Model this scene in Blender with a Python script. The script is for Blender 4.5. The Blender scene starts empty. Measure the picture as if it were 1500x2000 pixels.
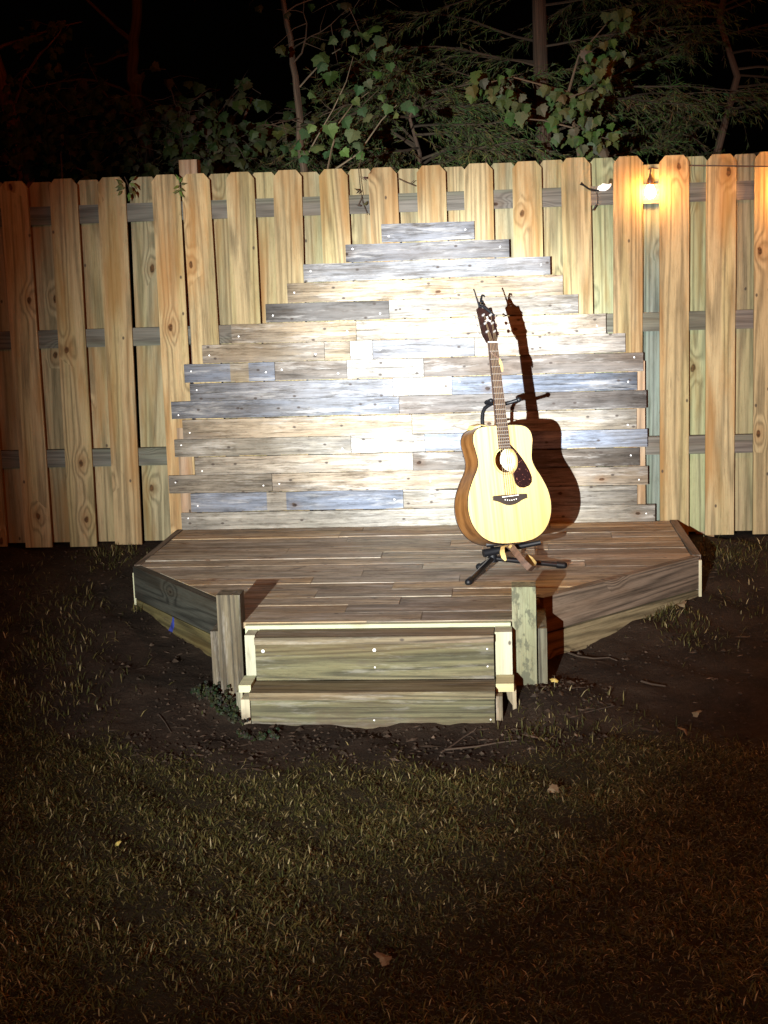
import bpy, math, random
import numpy as np
from mathutils import Vector, Matrix
random.seed(7); np.random.seed(7)
S = bpy.context.scene
C = S.collection
# ---------------------------------------------------------------- camera
F = 3000.0; YAW = math.radians(5.22); PIT = math.radians(9.99); ROL = math.radians(-1.95)
CP = Vector((.785, -7.503, 1.483))
RM = Matrix.Rotation(YAW, 3, 'Z') @ Matrix.Rotation(math.pi/2-PIT, 3, 'X') @ Matrix.Rotation(ROL, 3, 'Z')
cd = bpy.data.cameras.new('camera'); cam = bpy.data.objects.new('camera', cd); C.objects.link(cam)
cam.matrix_world = Matrix.Translation(CP) @ RM.to_4x4()
cd.sensor_fit = 'HORIZONTAL'; cd.sensor_width = 36; cd.lens = F/1500*36; cd.clip_end = 500; cd.clip_start = .05
S.camera = cam
# ---------------------------------------------------------------- world, lights, exposure
w = bpy.data.worlds.new('World'); S.world = w; w.use_nodes = True
bg = w.node_tree.nodes['Background']; bg.inputs[0].default_value = (.25, .18, .12, 1); bg.inputs[1].default_value = .0012
S.view_settings.view_transform = 'Standard'; S.view_settings.look = 'None'; S.view_settings.exposure = 0; S.view_settings.gamma = 1
S.render.resolution_x = 768; S.render.resolution_y = 1024
def lamp(kind, name, loc, energy, color, radius, aim=None, size=None, blend=1):
    l = bpy.data.lights.new(name, kind); l.energy = energy; l.color = color; l.shadow_soft_size = radius
    o = bpy.data.objects.new(name, l); C.objects.link(o); o.location = loc
    if aim is not None:
        o.rotation_euler = (Vector(aim)-Vector(loc)).to_track_quat('-Z', 'Y').to_euler()
        l.spot_size = math.radians(size); l.spot_blend = blend
    return o
SP = (-.56, -10.0, 1.55)
lamp('SPOT', 'spotlight_beam', SP, 15500, (.87, .94, 1.0), .018, (.47, 0, .78), 12.2, 1)
lamp('SPOT', 'spotlight_halo', SP, 8600, (.98, .98, .93), .018, (.40, 0, .66), 25.8, 1)
lamp('SPOT', 'spotlight_spill', SP, 330, (1.0, .96, .80), .018, (.55, -2.2, -.2), 50, 1)
AMB = (1.0, .15, .006)
S.cycles.diffuse_bounces = 1
lamp('POINT', 'patio_string_light', (2.4, -2.7, 2.6), 62, AMB, .03)
lamp('POINT', 'patio_string_light', (1.9, -11.5, 3.6), 520, AMB, .03)
lamp('POINT', 'patio_string_light', (-2.0, -10.5, 3.2), 60, AMB, .03)
# ---------------------------------------------------------------- helpers
def ray(px, py): return RM @ Vector(((px-750)/F, -(py-1000)/F, -1))
def atY(px, py, Y):
    d = ray(px, py); return CP + d*((Y-CP.y)/d.y)
def atZ(px, py, Z):
    d = ray(px, py); return CP + d*((Z-CP.z)/d.z)
def rnd(a, b): return random.uniform(a, b)
class MB:
    """collects shapes; build() links them as ONE mesh object.  gp = grain space (along, across, thick)"""
    def __init__(s): s.v = []; s.f = []; s.g = []; s.t = []; s.m = []
    def add(s, vs, fs, gs=None, tint=(.4, .3, .2), mi=0):
        n = len(s.v); s.v += [tuple(v) for v in vs]; s.g += [tuple(g) for g in (gs or vs)]
        s.t += [(*tint[:3], 1)]*len(vs); s.f += [tuple(i+n for i in f) for f in fs]; s.m += [mi]*len(fs)
    def prism(s, poly, o, u, v, w, th, tint, grain='u', mi=0):
        """poly (a,b) in plane u,v from o; extruded th along w. grain along u or v"""
        o, u, v, w = Vector(o), Vector(u), Vector(v), Vector(w); n = len(poly)
        off = (rnd(0, 90), rnd(0, 90), rnd(0, 90)); vs = []; gs = []
        for k in (0, th):
            for a, b in poly:
                vs.append(o+u*a+v*b+w*k)
                gs.append((a+off[0], b+off[1], k+off[2]) if grain == 'u' else (b+off[0], a+off[1], k+off[2]))
        fs = [tuple(range(n-1, -1, -1)), tuple(range(n, 2*n))]+[(i, (i+1) % n, n+(i+1) % n, n+i) for i in range(n)]
        if u.cross(v).dot(w)*th < 0: fs = [f[::-1] for f in fs]
        a2 = sum(poly[i][0]*poly[(i+1) % n][1]-poly[(i+1) % n][0]*poly[i][1] for i in range(n))
        if a2 < 0: fs = [f[::-1] for f in fs]
        s.add(vs, fs, gs, tint, mi)
    def box(s, x0, x1, y0, y1, z0, z1, tint=(.4, .3, .2), grain='x', mi=0):
        if grain == 'x': s.prism([(0, 0), (x1-x0, 0), (x1-x0, z1-z0), (0, z1-z0)], (x0, y0, z0), (1, 0, 0), (0, 0, 1), (0, 1, 0), y1-y0, tint, 'u', mi)
        elif grain == 'z': s.prism([(0, 0), (x1-x0, 0), (x1-x0, z1-z0), (0, z1-z0)], (x0, y0, z0), (1, 0, 0), (0, 0, 1), (0, 1, 0), y1-y0, tint, 'v', mi)
        else: s.prism([(0, 0), (y1-y0, 0), (y1-y0, x1-x0), (0, x1-x0)], (x0, y0, z0), (0, 1, 0), (1, 0, 0), (0, 0, 1), z1-z0, tint, 'u', mi)
    def tube(s, pts, r, n=8, tint=(.1, .1, .1), cap=True, mi=0, rnoise=0):
        pts = [Vector(p) for p in pts]; rs = r if isinstance(r, (list, tuple)) else [r]*len(pts)
        vs = []; fs = []; prev = None; L = 0; gs = []; off = rnd(0, 50)
        for i, p in enumerate(pts):
            d = (pts[min(i+1, len(pts)-1)]-pts[max(i-1, 0)]).normalized()
            a = prev if prev is not None else (Vector((0, 0, 1)) if abs(d.z) < .9 else Vector((1, 0, 0)))
            a = (a-d*a.dot(d)).normalized(); b = d.cross(a); prev = a
            if i: L += (p-pts[i-1]).length
            for k in range(n):
                t = 2*math.pi*k/n; rr = rs[i]*(1+rnoise*rnd(-1, 1)); vs.append(p+(a*math.cos(t)+b*math.sin(t))*rr)
                gs.append((L+off, rr*math.cos(t)+off, rr*math.sin(t)))
        for i in range(len(pts)-1):
            for k in range(n): fs.append((i*n+k, i*n+(k+1) % n, (i+1)*n+(k+1) % n, (i+1)*n+k))
        if cap: fs += [tuple(range(n-1, -1, -1)), tuple(range((len(pts)-1)*n, len(pts)*n))]
        s.add(vs, fs, gs, tint, mi)
    def ball(s, c, r, tint=(.1, .1, .1), nu=10, nv=7, sc=(1, 1, 1), mi=0):
        vs = []; fs = []
        for j in range(nv+1):
            ph = math.pi*j/nv
            for i in range(nu):
                t = 2*math.pi*i/nu
                vs.append((c[0]+r*sc[0]*math.sin(ph)*math.cos(t), c[1]+r*sc[1]*math.sin(ph)*math.sin(t), c[2]+r*sc[2]*math.cos(ph)))
        for j in range(nv):
            for i in range(nu): fs.append((j*nu+i, (j+1)*nu+i, (j+1)*nu+(i+1) % nu, j*nu+(i+1) % nu))
        s.add(vs, fs, None, tint, mi)
    def build(s, name, mat, parent=None, smooth=False, mw=None, **tags):
        me = bpy.data.meshes.new(name); V = s.v
        me.from_pydata(V, [], s.f)
        a = me.attributes.new('gp', 'FLOAT_VECTOR', 'POINT'); a.data.foreach_set('vector', np.array(s.g, dtype=np.float32).ravel())
        a = me.attributes.new('tint', 'FLOAT_COLOR', 'POINT'); a.data.foreach_set('color', np.array(s.t, dtype=np.float32).ravel())
        for m in (mat if isinstance(mat, (list, tuple)) else [mat]): me.materials.append(m)
        if any(s.m): me.polygons.foreach_set('material_index', s.m)
        if smooth:
            me.polygons.foreach_set('use_smooth', [True]*len(s.f))
            try: me.set_sharp_from_angle(angle=math.radians(40))
            except Exception: pass
        me.update()
        o = bpy.data.objects.new(name, me); C.objects.link(o)
        if parent is not None: o.parent = parent
        if mw is not None: o.matrix_world = mw
        for k, v in tags.items(): o[k] = v
        return o
def thing(name, label, cat, loc=(0, 0, 0), group=None):
    o = bpy.data.objects.new(name, None); C.objects.link(o); o.location = loc; o.empty_display_size = .1
    o['label'] = label; o['category'] = cat
    if group: o['group'] = group
    return o
def at_thing(o, ch):
    """parents ch (built in world coordinates) under o, keeping it in place"""
    ch.parent = o; ch.matrix_parent_inverse = Matrix.Translation(-o.location); return ch
# ---------------------------------------------------------------- materials
class NT:
    def __init__(s, name):
        s.mat = bpy.data.materials.new(name); s.mat.use_nodes = True; s.t = s.mat.node_tree; s.b = s.t.nodes['Principled BSDF']
    def n(s, typ, ins=None, **kw):
        x = s.t.nodes.new(typ)
        for k, v in kw.items(): setattr(x, k, v)
        for k, v in (ins or {}).items(): s.put(x.inputs[k], v)
        return x
    def put(s, sock, v):
        if isinstance(v, bpy.types.NodeSocket): s.t.links.new(v, sock)
        elif isinstance(v, bpy.types.Node): s.t.links.new(v.outputs[0], sock)
        else: sock.default_value = v
    def math(s, op, a, b=0.0, c=None, clamp=False):
        x = s.n('ShaderNodeMath', {0: a, 1: b}, operation=op, use_clamp=clamp)
        if c is not None: s.put(x.inputs[2], c)
        return x.outputs[0]
    def vmul(s, a, v): return s.n('ShaderNodeVectorMath', {0: a, 1: v}, operation='MULTIPLY').outputs[0]
    def vadd(s, a, v): return s.n('ShaderNodeVectorMath', {0: a, 1: v}, operation='ADD').outputs[0]
    def noise(s, vec, scale=1, detail=3, rough=.55, dim='3D', dist=0):
        return s.n('ShaderNodeTexNoise', {'Vector': vec, 'Scale': scale, 'Detail': detail, 'Roughness': rough, 'Distortion': dist}).outputs[0]
    def ramp(s, fac, a, b, lo=0.0, hi=1.0):
        x = s.n('ShaderNodeMapRange', {0: fac, 1: a, 2: b, 3: lo, 4: hi}); x.clamp = True; x.interpolation_type = 'SMOOTHSTEP'
        return x.outputs[0]
    def mix(s, fac, a, b, mode='MIX'):
        x = s.n('ShaderNodeMix', data_type='RGBA', blend_type=mode); s.put(x.inputs[0], fac); s.put(x.inputs[6], a); s.put(x.inputs[7], b)
        return x.outputs[2]
    def attr(s, name, vec=False):
        x = s.n('ShaderNodeAttribute', attribute_name=name); return x.outputs['Vector' if vec else 'Color']
    def bump(s, h, strength=.4, dist=.002):
        x = s.n('ShaderNodeBump', {'Strength': strength, 'Distance': dist, 'Height': h}); s.put(s.b.inputs['Normal'], x.outputs[0])
def wood(name, K=70, ring=.35, fibre=.25, blot=.3, knots=.35, knot_r=.075, cracks=0, stain=0, grey=0, green=0, rough=.75, bump=.4, across=7, dirt=0, spec=.3, blotcol=(.55, .36, .2, 1), washed=0, al=.45, bend=.30, streak=0, specks=0, mould=0, sa=1.0):
    m = NT(name); g = m.attr('gp', True); tint = m.attr('tint')
    fld = m.noise(m.vmul(g, (al, across, across)), 1, 2, .5)
    vo = m.n('ShaderNodeTexVoronoi', {'Vector': m.vadd(m.vadd(m.vmul(g, (3.6, 6.2, 0)), m.n('ShaderNodeVectorMath', {0: m.n('ShaderNodeTexNoise', {'Vector': g, 'Scale': 22.0, 'Detail': 2.0}).outputs['Color'], 1: (.10, .10, 0)}, operation='MULTIPLY').outputs[0]), (0, 0, .5)), 'Scale': 1.0}, voronoi_dimensions='2D')
    sel = m.math('LESS_THAN', m.n('ShaderNodeSeparateColor', {0: vo.outputs['Color']}).outputs[0], knots)
    d = vo.outputs['Distance']
    near = m.math('MULTIPLY', m.ramp(d, .42, .0), sel)
    fld2 = m.math('ADD', fld, m.math('MULTIPLY', near, bend))
    rg = m.math('ADD', m.math('MULTIPLY', m.math('SINE', m.math('MULTIPLY', fld2, K)), .5), .5)
    rg = m.math('POWER', rg, 1.7)
    fib = m.noise(m.vmul(g, (5, 240, 240)), 1, 3, .6)
    bl = m.noise(m.vmul(g, (1.3, 9, 9)), 1, 3, .6)
    v = m.math('SUBTRACT', 1.0, m.math('MULTIPLY', rg, ring))
    v = m.math('SUBTRACT', v, m.math('MULTIPLY', m.ramp(fib, .35, .7), fibre))
    col = m.mix(1.0, tint, m.n('ShaderNodeCombineColor', {0: v, 1: v, 2: v}).outputs[0], 'MULTIPLY')
    if streak:
        s1 = m.ramp(m.noise(m.vadd(m.vmul(g, (5, 85*sa, 70)), (9, 2, 77)), 1, 6, .8), .47, .66, 1, 1-streak)
        s2 = m.ramp(m.noise(m.vadd(m.vmul(g, (7, 30*sa, 24)), (29, 42, 7)), 1, 6, .78), .47, .70, 1, 1-streak*.8)
        sv = m.math('MULTIPLY', s1, s2); col = m.mix(1.0, col, m.n('ShaderNodeCombineColor', {0: sv, 1: m.math('POWER', sv, 1.06), 2: m.math('POWER', sv, 1.15)}).outputs[0], 'MULTIPLY')
    col = m.mix(m.math('MULTIPLY', m.ramp(bl, .45, .72), blot), col, m.mix(1.0, tint, blotcol, 'MULTIPLY'))
    if green:
        gn = m.noise(m.vadd(m.vmul(g, (.7, 12, 5)), (17, 3, 5)), 1, 2, .5)
        col = m.mix(m.math('MULTIPLY', m.ramp(gn, .46, .62), green), col, m.mix(1.0, col, (.62, .86, .55, 1), 'MULTIPLY'))
    if grey:
        gn = m.noise(m.vadd(m.vmul(g, (2.2, 10, 5)), (7, 31, 5)), 1, 4, .65)
        col = m.mix(m.math('MULTIPLY', m.ramp(gn, .42, .66), grey), col, (.17, .165, .16, 1))
    if washed:
        gn = m.noise(m.vadd(m.vmul(g, (3.0, 26, 26)), (71, 3, 5)), 1, 5, .75)
        col = m.mix(m.math('MULTIPLY', m.ramp(gn, .5, .68), washed), col, (.62, .61, .58, 1))
    if stain:
        sn = m.noise(m.vadd(m.vmul(g, (6, 30*sa, 30)), (3, 57, 9)), 1, 5, .7, dist=.4)
        col = m.mix(m.math('MULTIPLY', m.ramp(sn, .56, .74), stain), col, (.06, .05, .04, 1))
    h = m.math('ADD', m.math('MULTIPLY', fib, -.6), m.math('MULTIPLY', rg, -.4))
    if cracks:
        cn = m.noise(m.vadd(m.vmul(g, (2.4, 95*sa, 60)), (13, 7, 9)), 1, 3, .6, dist=.3)
        cr = m.ramp(cn, .66, .73); gate = m.ramp(m.noise(m.vadd(m.vmul(g, (2.5, 9, 9)), (5, 5, 41)), 1, 2), .45, .6)
        cr = m.math('MULTIPLY', cr, gate)
        col = m.mix(m.math('MULTIPLY', cr, cracks), col, (.035, .028, .022, 1)); h = m.math('SUBTRACT', h, m.math('MULTIPLY', cr, 1.2))
    if specks:
        v2 = m.n('ShaderNodeTexVoronoi', {'Vector': m.vmul(g, (11, 17, 0)), 'Scale': 1.0}, voronoi_dimensions='2D')
        k2 = m.math('MULTIPLY', m.ramp(v2.outputs['Distance'], .13, .05), m.math('LESS_THAN', m.n('ShaderNodeSeparateColor', {0: v2.outputs['Color']}).outputs[1], specks))
        col = m.mix(m.math('MULTIPLY', k2, .85), col, (.045, .035, .03, 1))
    if mould:
        mn = m.noise(m.vadd(m.vmul(g, (16, 26, 26)), (61, 8, 3)), 1, 4, .6)
        col = m.mix(m.math('MULTIPLY', m.ramp(mn, .50, .60), mould), col, (.07, .075, .05, 1))
    kn = m.math('MULTIPLY', m.ramp(d, knot_r, knot_r*.55), sel)
    halo = m.math('MULTIPLY', m.ramp(d, knot_r*3.2, knot_r*.8), sel)
    col = m.mix(m.math('MULTIPLY', halo, .38), col, m.mix(1.0, tint, (.5, .3, .17, 1), 'MULTIPLY'))
    kdk = m.ramp(m.noise(m.vmul(g, (60, 60, 0)), 1, 3, .7), .35, .65, .25, 1)
    col = m.mix(m.math('MULTIPLY', kn, .9), col, m.mix(1.0, m.mix(1.0, tint, (.25, .13, .07, 1), 'MULTIPLY'), m.n('ShaderNodeCombineColor', {0: kdk, 1: kdk, 2: kdk}).outputs[0], 'MULTIPLY'))
    if dirt:   # soil splashed on the foot of the boards
        geo = m.n('ShaderNodeNewGeometry'); z = m.n('ShaderNodeSeparateXYZ', {0: geo.outputs['Position']}).outputs[2]
        dz = m.math('ADD', z, m.math('MULTIPLY', m.math('SUBTRACT', m.noise(geo.outputs['Position'], 9, 4, .6), .5), .16))
        col = m.mix(m.ramp(dz, dirt, dirt-.10, 0, .85), col, (.07, .045, .03, 1))
    m.put(m.b.inputs['Base Color'], col); m.b.inputs['Roughness'].default_value = rough
    m.b.inputs['Specular IOR Level'].default_value = spec
    m.bump(h, bump, .0015)
    return m.mat
def plain(name, col, rough=.5, metal=0, emit=None, strength=0, noise=0, spec=.5, trans=0):
    m = NT(name); b = m.b; b.inputs['Roughness'].default_value = rough; b.inputs['Metallic'].default_value = metal
    b.inputs['Specular IOR Level'].default_value = spec
    if noise:
        tc = m.n('ShaderNodeTexCoord').outputs['Object']; nz = m.ramp(m.noise(tc, 30, 4, .6), .3, .7, 1-noise, 1+noise*.4)
        m.put(b.inputs['Base Color'], m.mix(1.0, (*col, 1), m.n('ShaderNodeCombineColor', {0: nz, 1: nz, 2: nz}).outputs[0], 'MULTIPLY'))
    else: b.inputs['Base Color'].default_value = (*col, 1)
    if emit: b.inputs['Emission Color'].default_value = (*emit, 1); b.inputs['Emission Strength'].default_value = strength
    if trans: b.inputs['Transmission Weight'].default_value = trans
    return m.mat
def leafmat(name, rough=.45, sub=.3):
    m = NT(name); t = m.attr('tint'); g = m.attr('gp', True)
    nz = m.ramp(m.noise(g, 25, 3, .6), .3, .7, .7, 1.15)
    m.put(m.b.inputs['Base Color'], m.mix(1.0, t, m.n('ShaderNodeCombineColor', {0: nz, 1: nz, 2: nz}).outputs[0], 'MULTIPLY'))
    m.b.inputs['Roughness'].default_value = rough; m.b.inputs['Specular IOR Level'].default_value = .15
    return m.mat
M = {}
M['picket'] = wood('fence_pine', K=70, ring=.38, fibre=.2, blot=.7, specks=.04, stain=.25, knots=.16, knot_r=.085, green=.22, rough=.8, bump=.25, blotcol=(.66, .42, .22, 1), spec=.15, cracks=.5, al=.30, bend=.16, streak=.22, across=7)
M['rail'] = wood('grey_rail', K=80, ring=.3, fibre=.3, blot=.3, knots=.3, green=.3, rough=.85, spec=.2, cracks=.5)
M['pallet'] = wood('pallet_wood', K=45, ring=.25, fibre=.25, blot=.45, knots=.26, knot_r=.06, cracks=1.0, stain=.9, grey=.4, washed=.32, al=.6, bend=.10, streak=.62, specks=.2, rough=.85, bump=.5, across=9, spec=.2, blotcol=(.7, .6, .5, 1))
M['deck'] = wood('deck_wood', K=55, ring=.3, fibre=.35, blot=.45, knots=.15, knot_r=.05, cracks=.9, stain=.8, grey=.4, washed=.35, al=.4, bend=.06, streak=.6, specks=.08, sa=.33, rough=.7, bump=.5, spec=.3)
M['step'] = wood('step_wood', K=120, ring=.5, fibre=.3, blot=.45, knots=.08, knot_r=.05, cracks=.7, stain=.5, al=.22, bend=.12, streak=.35, specks=.05, green=.25, rough=.7, bump=.7, dirt=-.17, across=5, spec=.3, washed=.15)
M['fascia'] = wood('fascia_wood', K=110, ring=.5, fibre=.3, blot=.4, knots=.10, knot_r=.05, cracks=.6, stain=.35, al=.3, bend=.14, streak=.3, rough=.75, bump=.7, dirt=-.13, across=5, spec=.3)
M['cream'] = wood('new_treated_wood', K=60, ring=.15, fibre=.1, blot=.25, knots=.2, knot_r=.06, green=.35, stain=.35, streak=.12, bend=.1, specks=.12, rough=.7, bump=.2, dirt=-.14)
M['post'] = wood('mossy_post', K=50, ring=.2, fibre=.2, blot=.3, knots=.2, knot_r=.05, green=.2, stain=.3, streak=.3, bend=.1, specks=.2, mould=.85, dirt=-.13, cracks=.4)
M['screw'] = plain('screw_steel', (.8, .8, .8), .5, .3)
M['white'] = plain('white_plastic', (.8, .8, .78), .4)
M['black'] = plain('black_metal', (.005, .005, .006), .3)
M['rubber'] = plain('black_rubber', (.003, .0035, .005), .5, spec=.3)
M['chrome'] = plain('chrome', (.8, .8, .8), .15, 1)
M['bluepaint'] = plain('blue_marking_paint', (.03, .05, .3), .7, noise=.6)
# ---------------------------------------------------------------- ground
def gz(x, y):
    x = np.asarray(x, float); y = np.asarray(y, float)
    base = np.interp(y, [-60, -6, -4.3, -3.2, -2.3, -1.95, -1.5, -.87, 0, 2, 40], [-.2, -.2, -.22, -.23, -.225, -.175, -.16, -.09, 0.0, .02, .5])
    n = .012*np.sin(x*5.1+1.3)*np.sin(y*4.3+.4)+.008*np.sin(x*11.3+y*3.1)*np.cos(y*9.7-x*2)+.005*np.sin(x*23+y*17)
    # soil heaped against the steps' right foot and scooped out at the left
    n = n+.05*np.exp(-((x-.86)**2/.02+(y+2.12)**2/.02))-.02*np.exp(-((x+.3)**2/.05+(y+1.9)**2/.05))
    return base+n
def inlawn(x, y):
    """1 = lawn, 0 = bare dirt"""
    e = np.interp(x, [-3, -1.25, -1.0, -.6, .0, .5, .9, 1.3, 1.7, 3], [-1.3, -1.75, -2.25, -2.55, -2.74, -2.72, -2.5, -2.45, -2.6, -2.7])
    e = e+.05*np.sin(x*7)+.04*np.sin(x*17+1)
    return 1/(1+np.exp((y-e)/.045))
def ground():
    xs = np.unique(np.concatenate([np.linspace(-40, -2.6, 14), np.linspace(-2.6, 3.6, 250), np.linspace(3.6, 40, 14)]))
    ys = np.unique(np.concatenate([np.linspace(-40, -5.4, 10), np.linspace(-5.4, .3, 240), np.linspace(.3, 60, 20)]))
    X, Y = np.meshgrid(xs, ys); Z = gz(X, Y)
    fine = (np.abs(X-.5) < 3.1) & (Y > -5.4) & (Y < .3)
    r = np.random.rand(*X.shape); r = (r+np.roll(r, 1, 0)+np.roll(r, 1, 1)+np.roll(np.roll(r, 1, 0), 1, 1))/4
    Z = Z+fine*(r-.5)*.014
    nx, ny = len(xs), len(ys)
    vs = np.stack([X.ravel(), Y.ravel(), Z.ravel()], 1)
    i = (np.arange(ny-1)[:, None]*nx+np.arange(nx-1)[None]).ravel()
    fs = np.stack([i, i+1, i+nx+1, i+nx], 1)
    me = bpy.data.meshes.new('ground'); me.from_pydata(vs.tolist(), [], fs.tolist())
    a = me.attributes.new('lawn', 'FLOAT', 'POINT'); a.data.foreach_set('value', inlawn(vs[:, 0], vs[:, 1]).astype(np.float32))
    me.polygons.foreach_set('use_smooth', [True]*len(fs))
    m = NT('soil'); p = m.n('ShaderNodeNewGeometry').outputs['Position']
    n1 = m.noise(p, 5, 5, .6); n2 = m.noise(p, 60, 4, .7)
    c = m.mix(m.ramp(n1, .35, .65), (.015, .010, .007, 1), (.032, .022, .015, 1))
    c = m.mix(m.ramp(n2, .5, .75, 0, .6), c, (.055, .040, .028, 1))
    la = m.n('ShaderNodeAttribute', attribute_name='lawn').outputs['Fac']
    c = m.mix(m.math('MULTIPLY', la, .8), c, (.022, .018, .008, 1))
    m.put(m.b.inputs['Base Color'], c); m.b.inputs['Roughness'].default_value = .95; m.b.inputs['Specular IOR Level'].default_value = .15
    m.bump(m.math('ADD', m.noise(p, 35, 6, .75), m.math('MULTIPLY', n2, .5)), .9, .012)
    me.materials.append(m.mat)
    o = bpy.data.objects.new('ground', me); C.objects.link(o); o['kind'] = 'structure'
ground()
# ---------------------------------------------------------------- fence
fence = thing('wooden_fence', 'tan shadowbox privacy fence of dog-eared pine pickets on grey rails', 'fence', (.4, 0, 0))
def dogear(mb, x0t, x0b, wd, ztop, zbot, y0, y1, tint):
    """picket: left edge x0t at top, x0b at bottom"""
    H = ztop-zbot; e = .032; uz = Vector((x0t-x0b, 0, H)).normalized()
    L = H/uz.z
    poly = [(0, 0), (wd, 0), (wd, L-e), (wd-e*.85, L), (e*.85, L), (0, L-e)]
    mb.prism(poly, (x0b, y0, zbot), (1, 0, 0), uz, (0, 1, 0), y1-y0, tint, 'v')
# measured: (x top-left, y top, x bottom-left, y bottom)
PK = [(-93, 358, -38, 1065), (-2, 355, 50, 1065), (95, 350, 137, 1064), (189, 347, 225, 1063), (295, 342, 333, 1020), (353, 340, 382, 800),
      (440, 337, 455, 640), (533, 333, 541, 620), (622, 331, 629, 470), (718, 328, 724, 440), (813, 324, 817, 440), (905, 320, 908, 440), (1000, 316, 1004, 500),
      (1095, 309, 1101, 580), (1198, 306, 1198, 690), (1288, 304, 1289, 1015), (1380, 302, 1377, 1050), (1474, 297, 1470, 1050), (1568, 294, 1560, 1050), (1662, 291, 1652, 1050), (1757, 288, 1745, 1050)]
fronts = []
tans = [(.38, .30, .165), (.42, .335, .185), (.36, .275, .15), (.44, .355, .20), (.40, .315, .175)]
for i, (xt, yt, xb, yb) in enumerate(PK):
    a = atY(xt, yt, 0); b = atY(xb, yb, 0)
    k = (a.x-b.x)/(a.z-b.z); zb = .012 if i not in (1, 2) else .005
    xbot = a.x-k*(a.z-zb)
    fronts.append((a.x, xbot, a.z))
    t = tans[(i*3) % 5]; v = rnd(.93, 1.07)*(1.3 if i in (4, 5) else 1)
    mb = MB(); dogear(mb, a.x, xbot, .1385, a.z, zb, 0, .016, tuple(c*v for c in t))
    o = mb.build('picket', M['picket']); at_thing(fence, o)
# pickets further left, out of the frame
for k in range(1, 4):
    x = fronts[0][0]-.232*k
    mb = MB(); dogear(mb, x, x+.01, .1385, 1.82, .01, 0, .016, tans[k]); at_thing(fence, mb.build('picket', M['picket']))
greens = [(.34, .29, .17), (.37, .31, .185), (.32, .285, .175), (.39, .315, .18)]
for i in range(len(fronts)-1):
    (a, ab, az), (b, bb, bz) = fronts[i], fronts[i+1]
    if b-a < .17: continue
    ct = b-.139+.022; cb = bb-.139+.022
    t = greens[(i*3+1) % 4]
    if i == 3: ct -= .006; cb -= .036
    if i == 14: t = (.20, .235, .205)
    if i in (15, 13): t = (.35, .36, .21)
    mb = MB(); z = (az+bz)/2-.004+rnd(-.006, .004)
    if i == 14: z = 1.80
    wd = .139
    dogear(mb, ct+rnd(-.012, .012), cb+rnd(-.006, .006), wd, z, .02, .054, .070, t)
    o = mb.build('picket', M['picket']); at_thing(fence, o)
for (xa, ya, xb, yb) in ((75, 405, 1360, 355), (80, 645, 1360, 609), (60, 876, 1360, 855)):
    z = (atY(xa, ya, .016).z+atY(xb, yb, .016).z)/2
    for (x0, x1, q) in ((-2.6, -.83, 0), (-.82, 1.70, 1), (1.71, 3.3, 2)):
        mb = MB(); mb.box(x0, x1, .0165, .0535, z-.089, z, (.15+.01*q, .15, .13), 'x'); at_thing(fence, mb.build('rail', M['rail']))
for x, zt in ((-.855, 1.907), (1.64, 1.80), (-2.6, 1.78)):
    mb = MB(); mb.box(x, x+.089, .072, .161, -.05, zt, (.36, .27, .19), 'z'); at_thing(fence, mb.build('post', M['picket']))
# ---------------------------------------------------------------- plank backdrop nailed to the fence
wallT = thing('plank_backdrop', 'stepped gable-shaped backdrop of reclaimed grey and tan pallet planks on the fence', 'backdrop', (.4, -.02, .09))
G = (.215, .225, .25); B = (.22, .255, .325); T = (.34, .275, .19); D = (.11, .105, .10); W = (.46, .45, .42); Y_ = (.36, .30, .22); N = (.19, .165, .14)
ROWS = [ # xl, yl, xr, yr, [(x end, tint)...]
 (745, 437, 927, 433, [(927, G)]),
 (675, 478, 995, 466, [(995, G)]),
 (593, 515, 1075, 502, [(1075, (.27, .28, .30))]),
 (561, 553, 1100, 537, [(1100, T)]),
 (519, 592, 1130, 577, [(760, D), (1130, (.34, .32, .28))]),
 (452, 631, 1184, 614, [(696, T), (1184, (.36, .32, .26))]),
 (395, 671, 1222, 654, [(634, Y_), (684, T), (728, W), (927, G), (1222, (.36, .33, .29))]),
 (360, 710, 1257, 690, [(537, B), (678, N), (828, W), (1257, (.16, .135, .115))]),
 (371, 748, 1245, 727, [(768, G), (883, W), (1245, B)]),
 (335, 785, 1263, 762, [(780, (.15, .165, .195)), (1263, (.15, .135, .125))]),
 (357, 820, 1244, 798, [(805, Y_), (1244, (.38, .34, .27))]),
 (341, 857, 1265, 840, [(686, (.31, .285, .235)), (830, W), (1265, B)]),
 (381, 895, 1250, 872, [(807, (.33, .295, .24)), (1250, (.15, .13, .11))]),
 (330, 931, 1266, 908, [(532, (.25, .22, .175)), (1266, (.34, .285, .215))]),
 (373, 967, 1245, 945, [(788, B), (1245, (.25, .235, .20))]),
 (355, 1004, 1280, 983, [(1280, (.34, .325, .28))]),
]
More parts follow.
